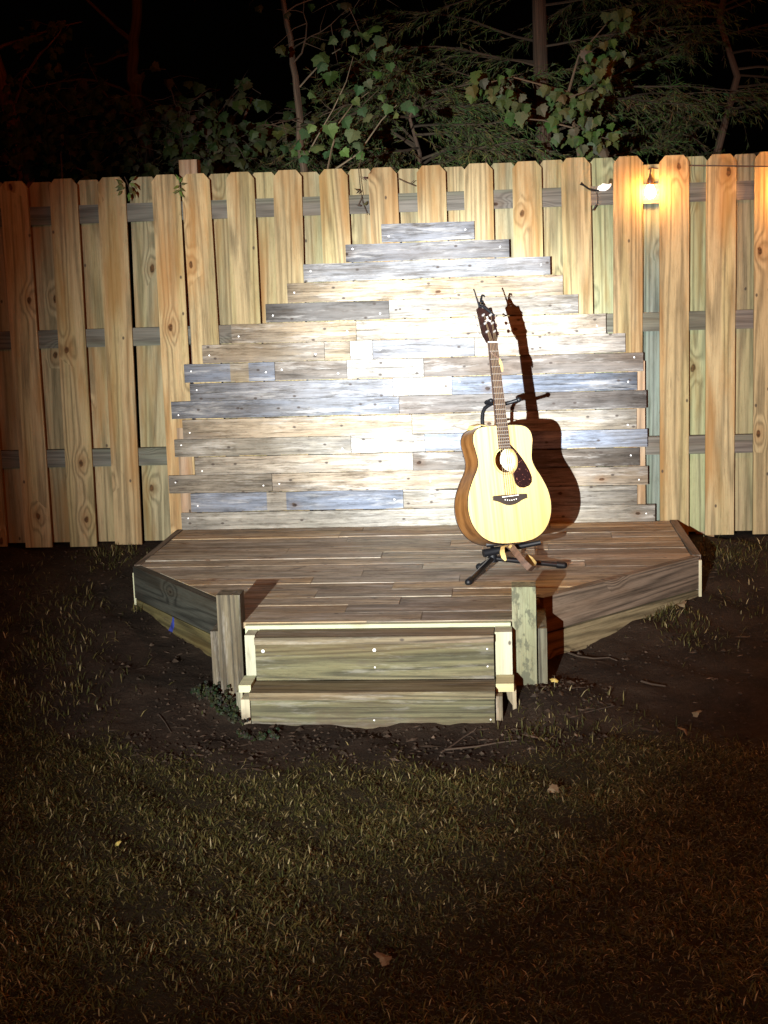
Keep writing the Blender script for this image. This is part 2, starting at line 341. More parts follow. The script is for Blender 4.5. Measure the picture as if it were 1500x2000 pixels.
def plank(mb, x0, x1, z0, z1, y, th, tint, le, re_, bands):
    n = max(3, int((x1-x0)/.03)); off = (rnd(0, 90), rnd(0, 90), rnd(0, 90)); b = 1.0; vs, gs, ts, fs = [], [], [], []
    xs = [x0+(x1-x0)*k/n for k in range(n+1)]
    for (a_, b_, t_) in bands: xs += [a_-.001, a_+.001, b_-.001, b_+.001]
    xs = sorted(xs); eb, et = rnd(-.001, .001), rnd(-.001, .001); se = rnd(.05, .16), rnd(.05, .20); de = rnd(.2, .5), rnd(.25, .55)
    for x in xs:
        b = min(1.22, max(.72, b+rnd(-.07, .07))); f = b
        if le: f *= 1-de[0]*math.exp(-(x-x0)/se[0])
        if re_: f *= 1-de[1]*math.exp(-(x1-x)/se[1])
        tt = tint
        for a_, b_, t_ in bands:
            if a_ < x < b_: tt = t_
        eb = eb*.8+rnd(-.0008, .0008); et = et*.8+rnd(-.0008, .0008)
        for yy, zz in ((y, z0+eb), (y, z1+et), (y+th, z1+et), (y+th, z0+eb)):
            vs.append((x, yy, zz)); gs.append((x-x0+off[0], zz-z0+off[1], yy-y+off[2])); k_ = f*(1 if zz < (z0+z1)/2 else rnd(.88, 1.08)); ts.append((tt[0]*k_, tt[1]*k_, tt[2]*k_, 1))
    m_ = len(xs)
    for i in range(m_-1):
        for k in range(4): fs.append((i*4+k, (i+1)*4+k, (i+1)*4+(k+1) % 4, i*4+(k+1) % 4))
    fs += [(0, 1, 2, 3), ((m_-1)*4+3, (m_-1)*4+2, (m_-1)*4+1, (m_-1)*4)]
    mb.add(vs, fs, gs, tint); mb.t[-len(vs):] = ts
zt = []
for r in ROWS: zt.append((atY(r[0], r[1], -.018).z+atY(r[2], r[3], -.018).z)/2)
zt.append((atY(355, 1038, -.018).z+atY(1280, 1018, -.018).z)/2)
XY = -.018
for i, (xl, yl, xr, yr, segs) in enumerate(ROWS):
    z1 = zt[i]-.0006; z0 = zt[i+1]+.0030
    x = atY(xl, yl+15, XY).x
    for j, (xe, t) in enumerate(segs):
        ye = yl+(yr-yl)*(xe-xl)/(xr-xl)+15; x2 = atY(xe, ye, XY).x
        mb = MB(); dz = rnd(-.0012, .0012); pr = rnd(0, .004); v = rnd(.9, 1.08)
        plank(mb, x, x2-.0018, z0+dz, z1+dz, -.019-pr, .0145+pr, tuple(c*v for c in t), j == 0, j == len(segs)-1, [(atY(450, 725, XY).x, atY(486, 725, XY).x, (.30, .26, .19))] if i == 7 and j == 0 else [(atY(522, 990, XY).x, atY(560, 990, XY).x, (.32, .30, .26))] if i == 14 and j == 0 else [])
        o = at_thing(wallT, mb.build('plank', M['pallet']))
        sx = [x+.035, x2-.045] if x2-x > .3 else ([x+.03] if j == 0 else [])
        if x2-x > 1.2: sx.append((x+x2)/2+rnd(-.2, .2))
        for q in sx:
            if random.random() < .3 and not (j == 0 and q < x+.04): continue
            s = MB(); zz = z0+rnd(.2, .75)*(z1-z0); s.tube([(q, -.0192-pr, zz), (q, -.0215-pr, zz)], .0038, 8); so = s.build('screw_head', M['screw']); so.parent = o
            so.matrix_parent_inverse = Matrix.Translation(-wallT.location) if False else Matrix.Identity(4)
        x = x2
# battens the planks are fixed to, seen past the ragged ends
for xa, xb in ((1228, 1260), (346, 372)):
    xA = atY(xa, 850, -.004).x; xB = atY(xb, 850, -.004).x
    mb = MB(); mb.box(xA, xB, -.0042, -.0004, .10, atY(1245, 705 if xa > 900 else 815, 0).z, (.40, .30, .21), 'z'); at_thing(wallT, mb.build('batten', M['picket']))
# ---------------------------------------------------------------- stage
DZ = .088
stage = thing('wooden_stage', 'low weathered wooden stage with angled sides against the plank backdrop', 'stage', (.3, -1, -.1))
OUT = [(-.915, -.022), (-.925, -.87), (-.365, -1.64), (-.345, -1.955), (.80, -1.955), (.825, -1.64), (1.515, -.86), (1.50, -.022)]
OUTA = OUT[:3]+OUT[5:]
OUTB = [(-.365, -1.6403), (-.345, -1.955), (.80, -1.955), (.825, -1.6403)]
def clip(poly, out):
    n = len(out); area = sum(out[i][0]*out[(i+1) % n][1]-out[(i+1) % n][0]*out[i][1] for i in range(n))
    if area < 0: out = out[::-1]
    for i in range(n):
        a, b = out[i], out[(i+1) % n]; res = []
        ins = lambda p: (b[0]-a[0])*(p[1]-a[1])-(b[1]-a[1])*(p[0]-a[0]) >= -1e-9
        for j in range(len(poly)):
            p, q = poly[j], poly[(j+1) % len(poly)]; ip, iq = ins(p), ins(q)
            if ip: res.append(p)
            if ip != iq:
                d1 = (b[0]-a[0])*(p[1]-a[1])-(b[1]-a[1])*(p[0]-a[0]); d2 = (b[0]-a[0])*(q[1]-a[1])-(b[1]-a[1])*(q[0]-a[0]); t = d1/(d1-d2)
                res.append((p[0]+(q[0]-p[0])*t, p[1]+(q[1]-p[1])*t))
        poly = res
        if len(poly) < 3: return []
    return poly
deck = MB(); y = -.022; row = 0
jts = {0: [.0, .92], 1: [-.1], 2: [-.05, 1.2], 3: [.45], 4: [-.3, .9], 5: [.15, .85], 6: [.62], 7: [.35, 1.05], 8: [.1], 9: [-.1, .52], 10: [.25], 11: [-.05, .5], 12: [.3], 13: [.1], 14: [.4]}
dcol = [(.48, .40, .26), (.44, .36, .235), (.38, .345, .27), (.28, .255, .21), (.37, .33, .255), (.38, .36, .30), (.50, .485, .42)]
while y > -1.95:
    wd = .1255 if y-.128 > -1.95 else y+1.955
    js = [-1.2]+jts.get(row, [.2])+[1.8]
    for a, b in zip(js[:-1], js[1:]):
        ps = [q for q in (clip([(a+.001, y-wd), (b-.001, y-wd), (b-.001, y), (a+.001, y)], o_) for o_ in (OUTA, OUTB)) if q]
        if not ps: continue
        k = random.choice(dcol if row > 1 else dcol[:2]) if not (row == 1 and a < .5) else dcol[1]
        kv = rnd(.7, 1.18); hh = rnd(-.0026, .0022); kk = (k[0]*.98*kv, k[1]*.91*kv, k[2]*.82*kv)
        for p in ps: deck.prism(p, (0, 0, DZ-.022+hh), (1, 0, 0), (0, 1, 0), (0, 0, 1), .022, kk, 'u')
    y -= wd+.0025; row += 1
at_thing(stage, deck.build('deck', M['deck']))
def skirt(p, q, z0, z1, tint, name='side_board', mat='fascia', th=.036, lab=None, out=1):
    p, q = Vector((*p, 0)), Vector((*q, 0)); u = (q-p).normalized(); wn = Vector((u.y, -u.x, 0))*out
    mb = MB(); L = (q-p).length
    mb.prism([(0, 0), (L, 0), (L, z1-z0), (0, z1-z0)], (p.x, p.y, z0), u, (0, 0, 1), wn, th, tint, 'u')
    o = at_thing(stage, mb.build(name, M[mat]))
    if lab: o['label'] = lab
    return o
# left side (darker tints), diagonal in two boards
lower = []
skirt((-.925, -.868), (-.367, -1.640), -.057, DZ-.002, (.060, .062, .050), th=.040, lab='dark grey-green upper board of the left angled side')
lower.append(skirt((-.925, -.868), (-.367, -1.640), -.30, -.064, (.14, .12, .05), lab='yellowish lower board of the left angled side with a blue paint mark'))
skirt((-.918, -.02), (-.926, -.868), -.20, DZ+.001, (.16, .13, .10), th=.03)
# right side
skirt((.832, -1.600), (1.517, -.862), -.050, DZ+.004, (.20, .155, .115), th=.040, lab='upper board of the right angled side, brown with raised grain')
skirt((.832, -1.600), (1.517, -.862), -.30, -.059, (.24, .20, .115), lab='lower board of the right angled side, sunk in the dirt')
skirt((1.520, -.862), (1.503, -.02), -.2, DZ+.006, (.21, .16, .12), th=.036)
mb = MB(); mb.box(1.5435, 1.556, -.893, -.862, -.15, DZ-.012, (.55, .5, .36), 'z'); at_thing(stage, mb.build('corner_block', M['cream']))
mb = MB(); mb.box(-.9595, -.949, -.895, -.868, -.09, DZ-.03, (.5, .48, .36), 'z'); at_thing(stage, mb.build('corner_block', M['cream']))
# short end skirts beside the posts
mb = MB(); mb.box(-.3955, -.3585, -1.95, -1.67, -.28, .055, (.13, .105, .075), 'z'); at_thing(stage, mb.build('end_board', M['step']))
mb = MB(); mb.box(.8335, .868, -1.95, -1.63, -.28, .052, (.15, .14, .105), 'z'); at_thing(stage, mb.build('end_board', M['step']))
# blue paint + white staple tag
def on_left(s, z, sz, mat, name, poly=None):
    p, q = Vector((-.925, -.868, 0)), Vector((-.367, -1.64, 0)); u = (q-p).normalized(); wn = Vector((u.y, -u.x, 0))
    mb = MB(); poly = poly or [(-sz[0], -sz[1]), (sz[0], -sz[1]), (sz[0], sz[1]), (-sz[0], sz[1])]
    o = p+u*s+wn*.0363+Vector((0, 0, z)); mb.prism(poly, o, u, (0, 0, 1), wn, .0012, (.1, .1, .4)); return mb.build(name, M[mat])
o = on_left(.40, -.075, None, 'bluepaint', 'paint_mark', [(-.03, -.09), (-.005, -.095), (.005, -.06), (.03, -.03), (.035, .005), (.022, .012), (.012, -.01), (-.012, -.04), (-.034, -.06)])
o.parent = lower[0]
at_thing(stage, on_left(.50, .04, (.006, .015), 'white', 'price_tag'))
# newel posts
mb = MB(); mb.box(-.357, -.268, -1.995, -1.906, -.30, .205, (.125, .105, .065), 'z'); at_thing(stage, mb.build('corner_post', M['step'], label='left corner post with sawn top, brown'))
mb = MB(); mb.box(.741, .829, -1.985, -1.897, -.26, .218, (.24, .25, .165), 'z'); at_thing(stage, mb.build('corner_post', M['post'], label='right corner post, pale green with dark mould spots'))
# rim board under the front edge
mb = MB(); mb.box(-.255, .735, -1.988, -1.957, -.10, DZ-.003, (.50, .51, .38), 'x'); at_thing(stage, mb.build('rim_board', M['cream']))
# steps
def part(name, mat, box, tint, grain='x', mw=None, lab=None):
    mb = MB(); mb.box(*box, tint, grain); o = at_thing(stage, mb.build(name, M[mat]))
    if lab: o['label'] = lab
    return o
X0, X1 = -.200, .674
tu = part('step_tread', 'step', (X0, X1, -2.118, -1.990, .045, .071), (.21, .165, .11))
ru = part('step_riser', 'step', (X0+.001, X1-.001, -2.110, -2.075, -.092, .0425), (.150, .135, .075))
tl = part('step_tread', 'step', (X0-.002, X1+.003, -2.262, -2.1105, -.122, -.0945), (.20, .165, .10))
rl = part('step_riser', 'step', (X0+.001, X1+.001, -2.252, -2.217, -.30, -.1245), (.135, .130, .070))
for p_, xs, zz, yy in ((ru, (X0+.03, .24, .65), .0, -2.1103), (rl, (X0+.04, .245, .66), -.19, -2.2523)):
    for x_ in xs:
        for dz in ((.02, -.045) if p_ is ru else (-.01,)):
            if dz < 0 and x_ < 0: continue
            s = MB(); r_ = .0062 if (dz > 0 and x_ < .5) else .003; s.tube([(x_, yy, zz+dz), (x_, yy-.003, zz+dz)], r_, 10); so = s.build('screw_head', M['white'] if r_ > .005 else M['screw']); so.parent = p_
part('stringer', 'cream', (-.243, -.205, -2.072, -1.9885, -.10, .070), (.40, .41, .31), 'z', lab='pale left end block of the upper step')
part('stringer', 'cream', (.6775, .7395, -2.072, -1.9885, -.095, .072), (.44, .44, .34), 'z', lab='pale right end block of the upper step')
part('cleat', 'cream', (-.250, -.2055, -2.200, -2.074, -.110, -.083), (.50, .52, .34), 'x')
part('cleat', 'cream', (.680, .744, -2.19, -2.074, -.118, -.088), (.55, .52, .30), 'x')
part('stringer', 'cream', (-.236, -.2035, -2.246, -2.10, -.29, -.1225), (.45, .42, .30), 'z')
part('stringer', 'step', (-.262, -.239, -2.19, -2.075, -.29, -.112), (.40, .38, .28), 'z')
part('stringer', 'step', (.680, .703, -2.235, -2.10, -.30, -.121), (.30, .24, .17), 'z')
mb = MB(); mb.prism([(.716, -.1195), (.752, -.1195), (.752, -.235), (.74, -.235), (.738, -.175), (.722, -.15)], (0, -2.17, 0), (1, 0, 0), (0, 0, 1), (0, 1, 0), .08, (.42, .36, .24), 'v'); at_thing(stage, mb.build('wedge', M['step']))
# ---------------------------------------------------------------- guitar
gT = thing('acoustic_guitar', 'natural-top dreadnought acoustic guitar with black pickguard leaning in the stand', 'guitar', (.749, -1.15, .217))
gy, gl, gr = math.radians(33.5), math.radians(13.5), math.radians(-2.7)
gT.rotation_euler = (Matrix.Rotation(gy, 3, 'Z') @ Matrix.Rotation(-gl, 3, 'X') @ Matrix.Rotation(-gr, 3, 'Y')).to_euler()
# local: x across, y back(+), z up the neck; front face at y=0
def mkspruce():
    m = NT('spruce_top'); tc = m.n('ShaderNodeTexCoord').outputs['Object']
    n = m.noise(m.vmul(tc, (55, 1, 1.2)), 1, 4, .6); n2 = m.noise(m.vmul(tc, (9, 1, .8)), 1, 2, .5)
    c = m.mix(m.ramp(n, .35, .7), (.66, .49, .20, 1), (.50, .33, .11, 1)); c = m.mix(m.ramp(n2, .35, .65, 0, .5), c, (.62, .40, .14, 1))
    m.put(m.b.inputs['Base Color'], c); m.b.inputs['Roughness'].default_value = .3; m.b.inputs['Coat Weight'].default_value = .2; return m.mat
def mkmahog(name, a, b, rough=.25):
    m = NT(name); tc = m.n('ShaderNodeTexCoord').outputs['Object']
    n = m.noise(m.vmul(tc, (14, 20, 3.5)), 1, 4, .65); n2 = m.noise(m.vmul(tc, (60, 90, 6)), 1, 3, .6)
    c = m.mix(m.ramp(n, .35, .65), a, b); c = m.mix(m.ramp(n2, .45, .7, 0, .35), c, (a[0]*.5, a[1]*.5, a[2]*.5, 1))
    m.put(m.b.inputs['Base Color'], c); m.b.inputs['Roughness'].default_value = rough; return m.mat
M['spruce'] = mkspruce()
M['mahog'] = mkmahog('mahogany_sides', (.075, .030, .008, 1), (.15, .066, .019, 1), .28)
M['headw'] = mkmahog('rosewood', (.011, .005, .0045, 1), (.022, .010, .008, 1), .3)
M['inside'] = plain('inner_wood', (.62, .50, .33), .8)
M['edge'] = plain('black_binding', (.012, .01, .01), .35)
M['board'] = mkmahog('rosewood_fretboard', (.028, .017, .014, 1), (.055, .035, .028, 1), .5)
M['nickel'] = plain('nickel', (.38, .37, .35), .35, .5)
M['bronze'] = plain('bronze_string', (.30, .22, .13), .35, .6)
M['bone'] = plain('bone', (.8, .78, .7), .4)
M['ebony'] = plain('dark_bridge', (.03, .022, .018), .45)
def mkpick():
    m = NT('tortoise_pickguard'); tc = m.n('ShaderNodeTexCoord').outputs['Object']
    n = m.noise(tc, 95, 3, .6); m.put(m.b.inputs['Base Color'], m.mix(m.ramp(n, .58, .72), (.014, .006, .006, 1), (.20, .07, .045, 1))); m.b.inputs['Roughness'].default_value = .12; return m.mat
M['pick'] = mkpick()
half = [(0, 0), (.055, .0015), (.11, .013), (.158, .042), (.192, .09), (.206, .15), (.198, .212), (.172, .27), (.143, .318), (.134, .355), (.141, .40), (.1475, .435), (.141, .468), (.118, .490), (.075, .4985), (0, .500)]
def catmull(P, k=6):
    out = []
    for i in range(len(P)-1):
        p0 = P[max(i-1, 0)]; p1 = P[i]; p2 = P[i+1]; p3 = P[min(i+2, len(P)-1)]
        if i == 0: p0 = (-P[1][0], P[1][1])
        if i == len(P)-2: p3 = (-P[-2][0], P[-2][1])
        for j in range(k):
            t = j/k; out.append(tuple(.5*((2*b)+(-a+c)*t+(2*a-5*b+4*c-d)*t*t+(-a+3*b-3*c+d)*t**3) for a, b, c, d in zip(p0, p1, p2, p3)))
    return out
R_ = catmull(half)+[half[-1]]
OUTL = R_+[(-x, z) for x, z in R_[-2:0:-1]]
HC = .348; HR = .050
def gpart(mb, name, mat, smooth=False, par=None): return mb.build(name, M[mat], par or gT, smooth)
def depth(z): return .098+.018*(1-z/.5)
# soundboard ring
mb = MB(); n = len(OUTL); vs = []
for y_ in (0.0, .003):
    for x, z in OUTL: vs.append((x, y_, z))
    for x, z in OUTL:
        a = math.atan2(z-HC, x); vs.append((HR*math.cos(a), y_, HC+HR*math.sin(a)))
fs = []
for i in range(n):
    j = (i+1) % n
    fs.append((i, j, n+j, n+i)); fs.append((2*n+j, 2*n+i, 3*n+i, 3*n+j)); fs.append((n+i, n+j, 3*n+j, 3*n+i)); fs.append((j, i, 2*n+i, 2*n+j))
mb.add(vs, fs); gpart(mb, 'soundboard', 'spruce')
# sides (outer and inner skin) and back
mb = MB(); vs = []
def inset(s):
    res = []
    for i in range(n):
        p = Vector(OUTL[i-1]); q = Vector(OUTL[(i+1) % n]); d = (q-p).normalized(); res.append((OUTL[i][0]-d.y*s, OUTL[i][1]+d.x*s))
    return res
IN = inset(.003)
for ring, yy in ((OUTL, 0.0031), (OUTL, None), (IN, None), (IN, .0031)):
    for x, z in ring: vs.append((x, yy if yy is not None else depth(z), z))
fs = []
for i in range(n):
    j = (i+1) % n
    fs.append((j, i, n+i, n+j)); fs.append((2*n+j, 2*n+i, 3*n+i, 3*n+j))
mb.add(vs, fs[0::2], mi=0); mb.add(vs, fs[1::2], mi=1)
mb.build('sides', [M['mahog'], M['inside']], gT, True)
mb = MB(); vs = [(x, depth(z), z) for x, z in OUTL]+[(0, depth(.25)+.008, .25)]+[(x, depth(z)+.003, z) for x, z in OUTL]+[(0, depth(.25)+.012, .25)]
mb.add(vs, [(i, (i+1) % n, n) for i in range(n)], mi=1); mb.add(vs, [(n+1+(i+1) % n, n+1+i, 2*n+1) for i in range(n)]+[(i, (i+1) % n, n+1+(i+1) % n, n+1+i) for i in range(n)], mi=0)
mb.build('back', [M['mahog'], M['inside']], gT, True)
for yy in (.0005, None):
    mb = MB(); mb.tube([(x*1.004, yy if yy else depth(z)+.001, z) for x, z in OUTL+OUTL[:1]], .0019, 6, cap=False); gpart(mb, 'binding', 'edge', True)
mb = MB(); k = 28; mb.add([(.052*math.cos(2*math.pi*i/k)-.008, depth(HC)-.0006, HC-.004+.052*math.sin(2*math.pi*i/k)) for i in range(k)], [tuple(range(k))]); gpart(mb, 'bright_label_disc', 'bone')  # white label disc, added so the lit soundhole interior shows white
# rosette
for r0, nm in ((.0585, 'rosette'), (.0555, 'rosette')):
    mb = MB(); vs = []; k = 48
    for r in (r0, r0+.0013):
        for i in range(k): a = 2*math.pi*i/k; vs.append((r*math.cos(a), -.0006, HC+r*math.sin(a)))
    mb.add(vs, [(i, (i+1) % k, k+(i+1) % k, k+i) for i in range(k)]); gpart(mb, nm, 'ebony')
# pickguard
pg = [(.018, .075), (.034, .068), (.060, .040), (.080, .013), (.098, -.015), (.113, -.044), (.123, -.074), (.120, -.097), (.104, -.112), (.080, -.119), (.058, -.117), (.042, -.105), (.033, -.085), (.029, -.062)]
arc = [(.0615*math.cos(math.radians(a)), .0615*math.sin(math.radians(a))) for a in range(-62, 74, 9)]
poly = pg+arc
mb = MB(); mb.prism([(x, HC+z) for x, z in poly], (0, -.0018, 0), (1, 0, 0), (0, 0, 1), (0, 1, 0), .0016, (0, 0, 0)); gpart(mb, 'pickguard', 'pick')
# bridge
mb = MB(); bz = .192
bp = [(-.083, .007), (-.080, .011), (-.04, .012), (0, .012), (.04, .012), (.080, .011), (.083, .007), (.083, -.008), (.070, -.0105), (.052, -.016), (.034, -.025), (.016, -.031), (0, -.033), (-.016, -.031), (-.034, -.025), (-.052, -.016), (-.070, -.0105), (-.083, -.008)]
mb.prism([(x, bz+z) for x, z in bp], (0, -.009, 0), (1, 0, 0), (0, 0, 1), (0, 1, 0), .009, (0, 0, 0)); br = gpart(mb, 'bridge', 'ebony')
mb = MB(); mb.prism([(-.040, bz+.002), (.040, bz+.006), (.040, bz+.009), (-.040, bz+.005)], (0, -.0125, 0), (1, 0, 0), (0, 0, 1), (0, 1, 0), .0034, (0, 0, 0)); gpart(mb, 'saddle', 'bone', par=br)
for i in range(6):
    x = -.0275+.011*i; mb = MB(); mb.ball((x, -.0105, bz-.008-.004*math.cos((i-2.5)*.6)), .0024, nu=8, nv=5); gpart(mb, 'bridge_pin', 'bone', True, br)
# neck, fretboard, frets
NUT = .852; FE = .398
hw = lambda z: .0215+(NUT-z)/(NUT-FE)*.0065
mb = MB(); vs = []; k = 8; zs = [.49, .52, .6, .7, .8, .845, .862]
for z in zs:
    h = hw(z) if z > .5 else hw(z)
    dd = .022 if z > .53 else (.03 if z > .5 else .05)
    for i in range(k+1):
        a = math.pi*i/k; vs.append((h*math.cos(a), .0005+dd*math.sin(a), z))
mb.add(vs, [(r*(k+1)+i+1, r*(k+1)+i, (r+1)*(k+1)+i, (r+1)*(k+1)+i+1) for r in range(len(zs)-1) for i in range(k)]); gpart(mb, 'neck', 'mahog', True)
mb = MB(); mb.prism([(-hw(FE), FE), (hw(FE), FE), (hw(NUT), NUT), (-hw(NUT), NUT)], (0, -.0065, 0), (1, 0, 0), (0, 0, 1), (0, 1, 0), .0062, (0, 0, 0)); fb = gpart(mb, 'fretboard', 'board')
for i in range(1, 21):
    z = NUT-.65*(1-2**(-i/12)); mb = MB()
    if z < FE+.004: continue
    mb.tube([(-hw(z)-.0005, -.0068, z), (hw(z)+.0005, -.0068, z)], .0015, 6); gpart(mb, 'fret', 'nickel', par=fb)
mb = MB(); mb.prism([(-.022, NUT), (.022, NUT), (.022, NUT+.0045), (-.022, NUT+.0045)], (0, -.0085, 0), (1, 0, 0), (0, 0, 1), (0, 1, 0), .009, (0, 0, 0)); gpart(mb, 'nut', 'bone')
# headstock tilts back
hs = thing('x', '', ''); bpy.data.objects.remove(hs)
HT = math.radians(12)
def hp(x, y, z):  # headstock local -> guitar local (z measured from nut)
    return (x, y*math.cos(HT)+z*math.sin(HT)-.001, NUT+.0045-y*math.sin(HT)+z*math.cos(HT))
hpoly = [(-.0225, 0), (.0225, 0), (.033, .028), (.0365, .04), (.0355, .155), (.030, .158), (.0, .152), (-.030, .158), (-.0355, .155), (-.0365, .04), (-.033, .028)]
mb = MB(); mb.add([hp(x, yy, z) for yy in (-.001, .014) for x, z in hpoly], [tuple(range(11)), tuple(range(21, 10, -1))]+[((i+1) % 11, i, 11+i, 11+(i+1) % 11) for i in range(11)]); hd = gpart(mb, 'headstock', 'headw')
# crossed-fork emblem inlay
mb = MB(); cz = .10
for a in (90, 210, 330):
    c_, s_ = math.cos(math.radians(a)), math.sin(math.radians(a))
    for r0, r1, off in ((-.006, .013, 0), (.006, .016, .003), (.006, .016, -.003)):
        p = [(c_*r0-s_*(off-.001), cz+s_*r0+c_*(off-.001)), (c_*r1-s_*(off-.001), cz+s_*r1+c_*(off-.001)), (c_*r1-s_*(off+.001), cz+s_*r1+c_*(off+.001)), (c_*r0-s_*(off+.001), cz+s_*r0+c_*(off+.001))]
        mb.add([hp(x, -.0016, z) for x, z in p], [(0, 1, 2, 3)])
gpart(mb, 'emblem', 'bone', par=hd)
for sgn in (-1, 1):
    for i in range(3):
        z = .045+.038*i; mb = MB()
        mb.tube([hp(sgn*.018, -.001, z), hp(sgn*.018, -.012, z)], [.006, .004], 10)
        mb.tube([hp(sgn*.030, .019, z), hp(sgn*.044, .019, z)], .002, 6)
        c0 = hp(sgn*.050, .019, z); mb.ball(c0, .0085, sc=(.85, .7, 1), nu=10, nv=6); gpart(mb, 'tuning_peg', 'nickel', True)
for i in range(6):
    t = (i-2.5)/2.5; post = hp(-.018 if i < 3 else .018, -.008, (.045+.038*(i if i < 3 else 5-i)))
    mb = MB(); mb.tube([(t*.0275, -.0125, bz+.005), (t*.0175, -.0095, NUT+.002), post], .0007+.0004*(5-i)/5, 5); gpart(mb, 'string', 'bronze')
gm = Matrix.Translation(gT.location) @ gT.rotation_euler.to_matrix().to_4x4()
# end pin
mb = MB(); mb.ball((0, .055, -.004), .007); gpart(mb, 'strap_button', 'ebony', True)
# capo clipped to the top of the headstock
cp = thing('capo', 'black spring capo clipped on the top edge of the guitar headstock', 'capo', gm @ Vector(hp(0, 0, .16))); 
def G_(p): return gm @ Vector(p)
def capo_part(name, pts, r, mat='rubber'):
    mb = MB(); mb.tube([G_(hp(*p)) for p in pts], r, 8); return at_thing(cp, mb.build(name, M[mat], smooth=True))
capo_part('pressure_bar', [(-.028, -.006, .158), (-.012, -.010, .160), (.010, -.010, .140), (.034, -.006, .118)], [.006, .008, .007, .005])
capo_part('lever', [(-.026, -.004, .158), (-.032, -.006, .190), (-.038, -.010, .225), (-.042, -.012, .238)], [.006, .0035, .003, .0035])
capo_part('handle', [(-.022, .006, .158), (-.010, .004, .185), (-.004, 0, .205), (.002, 0, .216), (.010, 0, .214), (.012, 0, .206)], [.007, .006, .005, .004, .004, .003])
capo_part('frame', [(-.008, -.004, .188), (.004, .006, .172), (.014, .016, .150), (.020, .020, .128)], [.005, .006, .006, .004])
capo_part('spring', [(-.018, -.004, .176), (-.004, -.004, .172)], .0045, 'chrome')
# ---------------------------------------------------------------- guitar stand
st = thing('guitar_stand', 'black tubular tripod guitar stand holding the acoustic guitar on the stage', 'stand', (.70, -1.12, DZ))
def stand(name, pts, r, mat='black', parent=st, n=12):
    mb = MB(); mb.tube(pts, r, n); o = mb.build(name, M[mat], smooth=True); at_thing(parent, o) if parent is st else None
    return o
hub = atY(962, 1088, -1.10); hx, hy, hz = hub
for tip, k in ((atZ(915, 1137, DZ+.012), 0), (atZ(1101, 1104, DZ+.012), 1), (atZ(936, 1107, DZ+.012), 2)):
    top = Vector((hx, hy, hz-.005)); d = (tip-top)
    o = stand('leg', [top+d*.02, top+d*.95], .0115 if k < 2 else .010)
    f = MB(); f.tube([top+d*.90, top+d*1.0], [.0145, .0155], 12); f.ball(tip, .0155); fo = f.build('rubber_foot', M['rubber'], smooth=True)
    fo.parent = o
stand('hub', [(hx, hy, hz-.02), (hx, hy, hz+.035)], [.02, .018], 'rubber')
# column behind the body up to the yoke
neck_p = G_((0, .03, .565)); body_back = G_((-.02, .16, .30))
loop_lo = atY(943, 842, body_back.y+.03)
stand('column', [(hx, hy, hz+.02), (hx-.01, hy+.12, hz+.10), Vector((hx-.03, body_back.y+.02, body_back.z-.1)), loop_lo, atY(942, 818, loop_lo.y-.01), atY(943, 806, loop_lo.y-.015), atY(947, 797, loop_lo.y-.02), atY(955, 791, loop_lo.y-.03), atY(966, 787, loop_lo.y-.045), G_((-.03, .040, .604))], .0085)
yk = G_((0, .036, .600))
stand('yoke', [G_((-.036, .010, .606)), G_((-.040, .036, .604)), yk, G_((.036, .036, .592)), G_((.070, .018, .598)), G_((.094, -.004, .604))], [.0095, .010, .010, .009, .008, .0085], 'rubber')
for q_, r_ in (((.096, -.006, .605), .0115), ((-.036, .004, .606), .0105)):
    b = MB(); b.ball(G_(q_), r_); at_thing(st, b.build('yoke_tip', M['rubber'], smooth=True))
# cradle
cr0 = G_((0, .06, -.022))
cl = atY(944, 1081, cr0.y-.05); crr = atY(1056, 1059, cr0.y-.0)
cradle = stand('cradle_arm', [cl, (cl+crr)/2+Vector((0, .02, -.004)), crr], [.018, .0125, .011], 'rubber')
stand('cradle_bracket', [atY(950, 1064, cl.y+.02), atY(985, 1060, cl.y+.02)], [.011, .009], 'rubber')
stand('cradle_hinge', [Vector((hx, hy, hz+.03)), (cl*.6+crr*.4)], .013, 'rubber')
for pt in ((952, 1063), (952, 1087), (960, 1095)):
    q = atY(*pt, hy-.03); b = MB(); b.ball(q, .0055, nu=8, nv=5); at_thing(st, b.build('bolt', M['chrome'], smooth=True))
# ---------------------------------------------------------------- strap
M['leather'] = plain('brown_leather', (.11, .06, .038), .55, noise=.5); M['suede'] = plain('tan_suede', (.45, .31, .11), .8, noise=.3)
sp = thing('guitar_strap', 'brown leather strap looped under the guitar and hanging behind its neck', 'strap', (.75, -1.2, .15))
def ribbon(name, pts, wdir, wd, mat=('leather', 'suede'), th=.0025, par=sp):
    mb = MB(); pts = [Vector(p) for p in pts]; m_ = len(pts); ws = wd if isinstance(wd, (list, tuple)) else [wd]*m_
    wdir = [Vector(x).normalized() for x in (wdir if isinstance(wdir, list) else [wdir]*m_)]
    vs = []
    for i, p in enumerate(pts):
        d = (pts[min(i+1, m_-1)]-pts[max(i-1, 0)]).normalized(); wv = (wdir[i]-d*wdir[i].dot(d)).normalized(); nn = d.cross(wv)
        for a, b_ in ((-1, 0), (1, 0), (1, 1), (-1, 1)): vs.append(p+wv*a*ws[i]/2+nn*b_*th)
    f0 = []; f1 = []
    for i in range(m_-1):
        q = i*4
        f0 += [(q, q+1, q+5, q+4)]; f1 += [(q+2, q+3, q+7, q+6), (q+1, q+2, q+6, q+5), (q+3, q, q+4, q+7)]
    mb.add(vs, f0, mi=0); mb.add(vs, f1, mi=1)
    o = mb.build(name, [M[mat[0]], M[mat[1]]], smooth=True); at_thing(par, o) if par is sp else None; return o
yS = -1.24
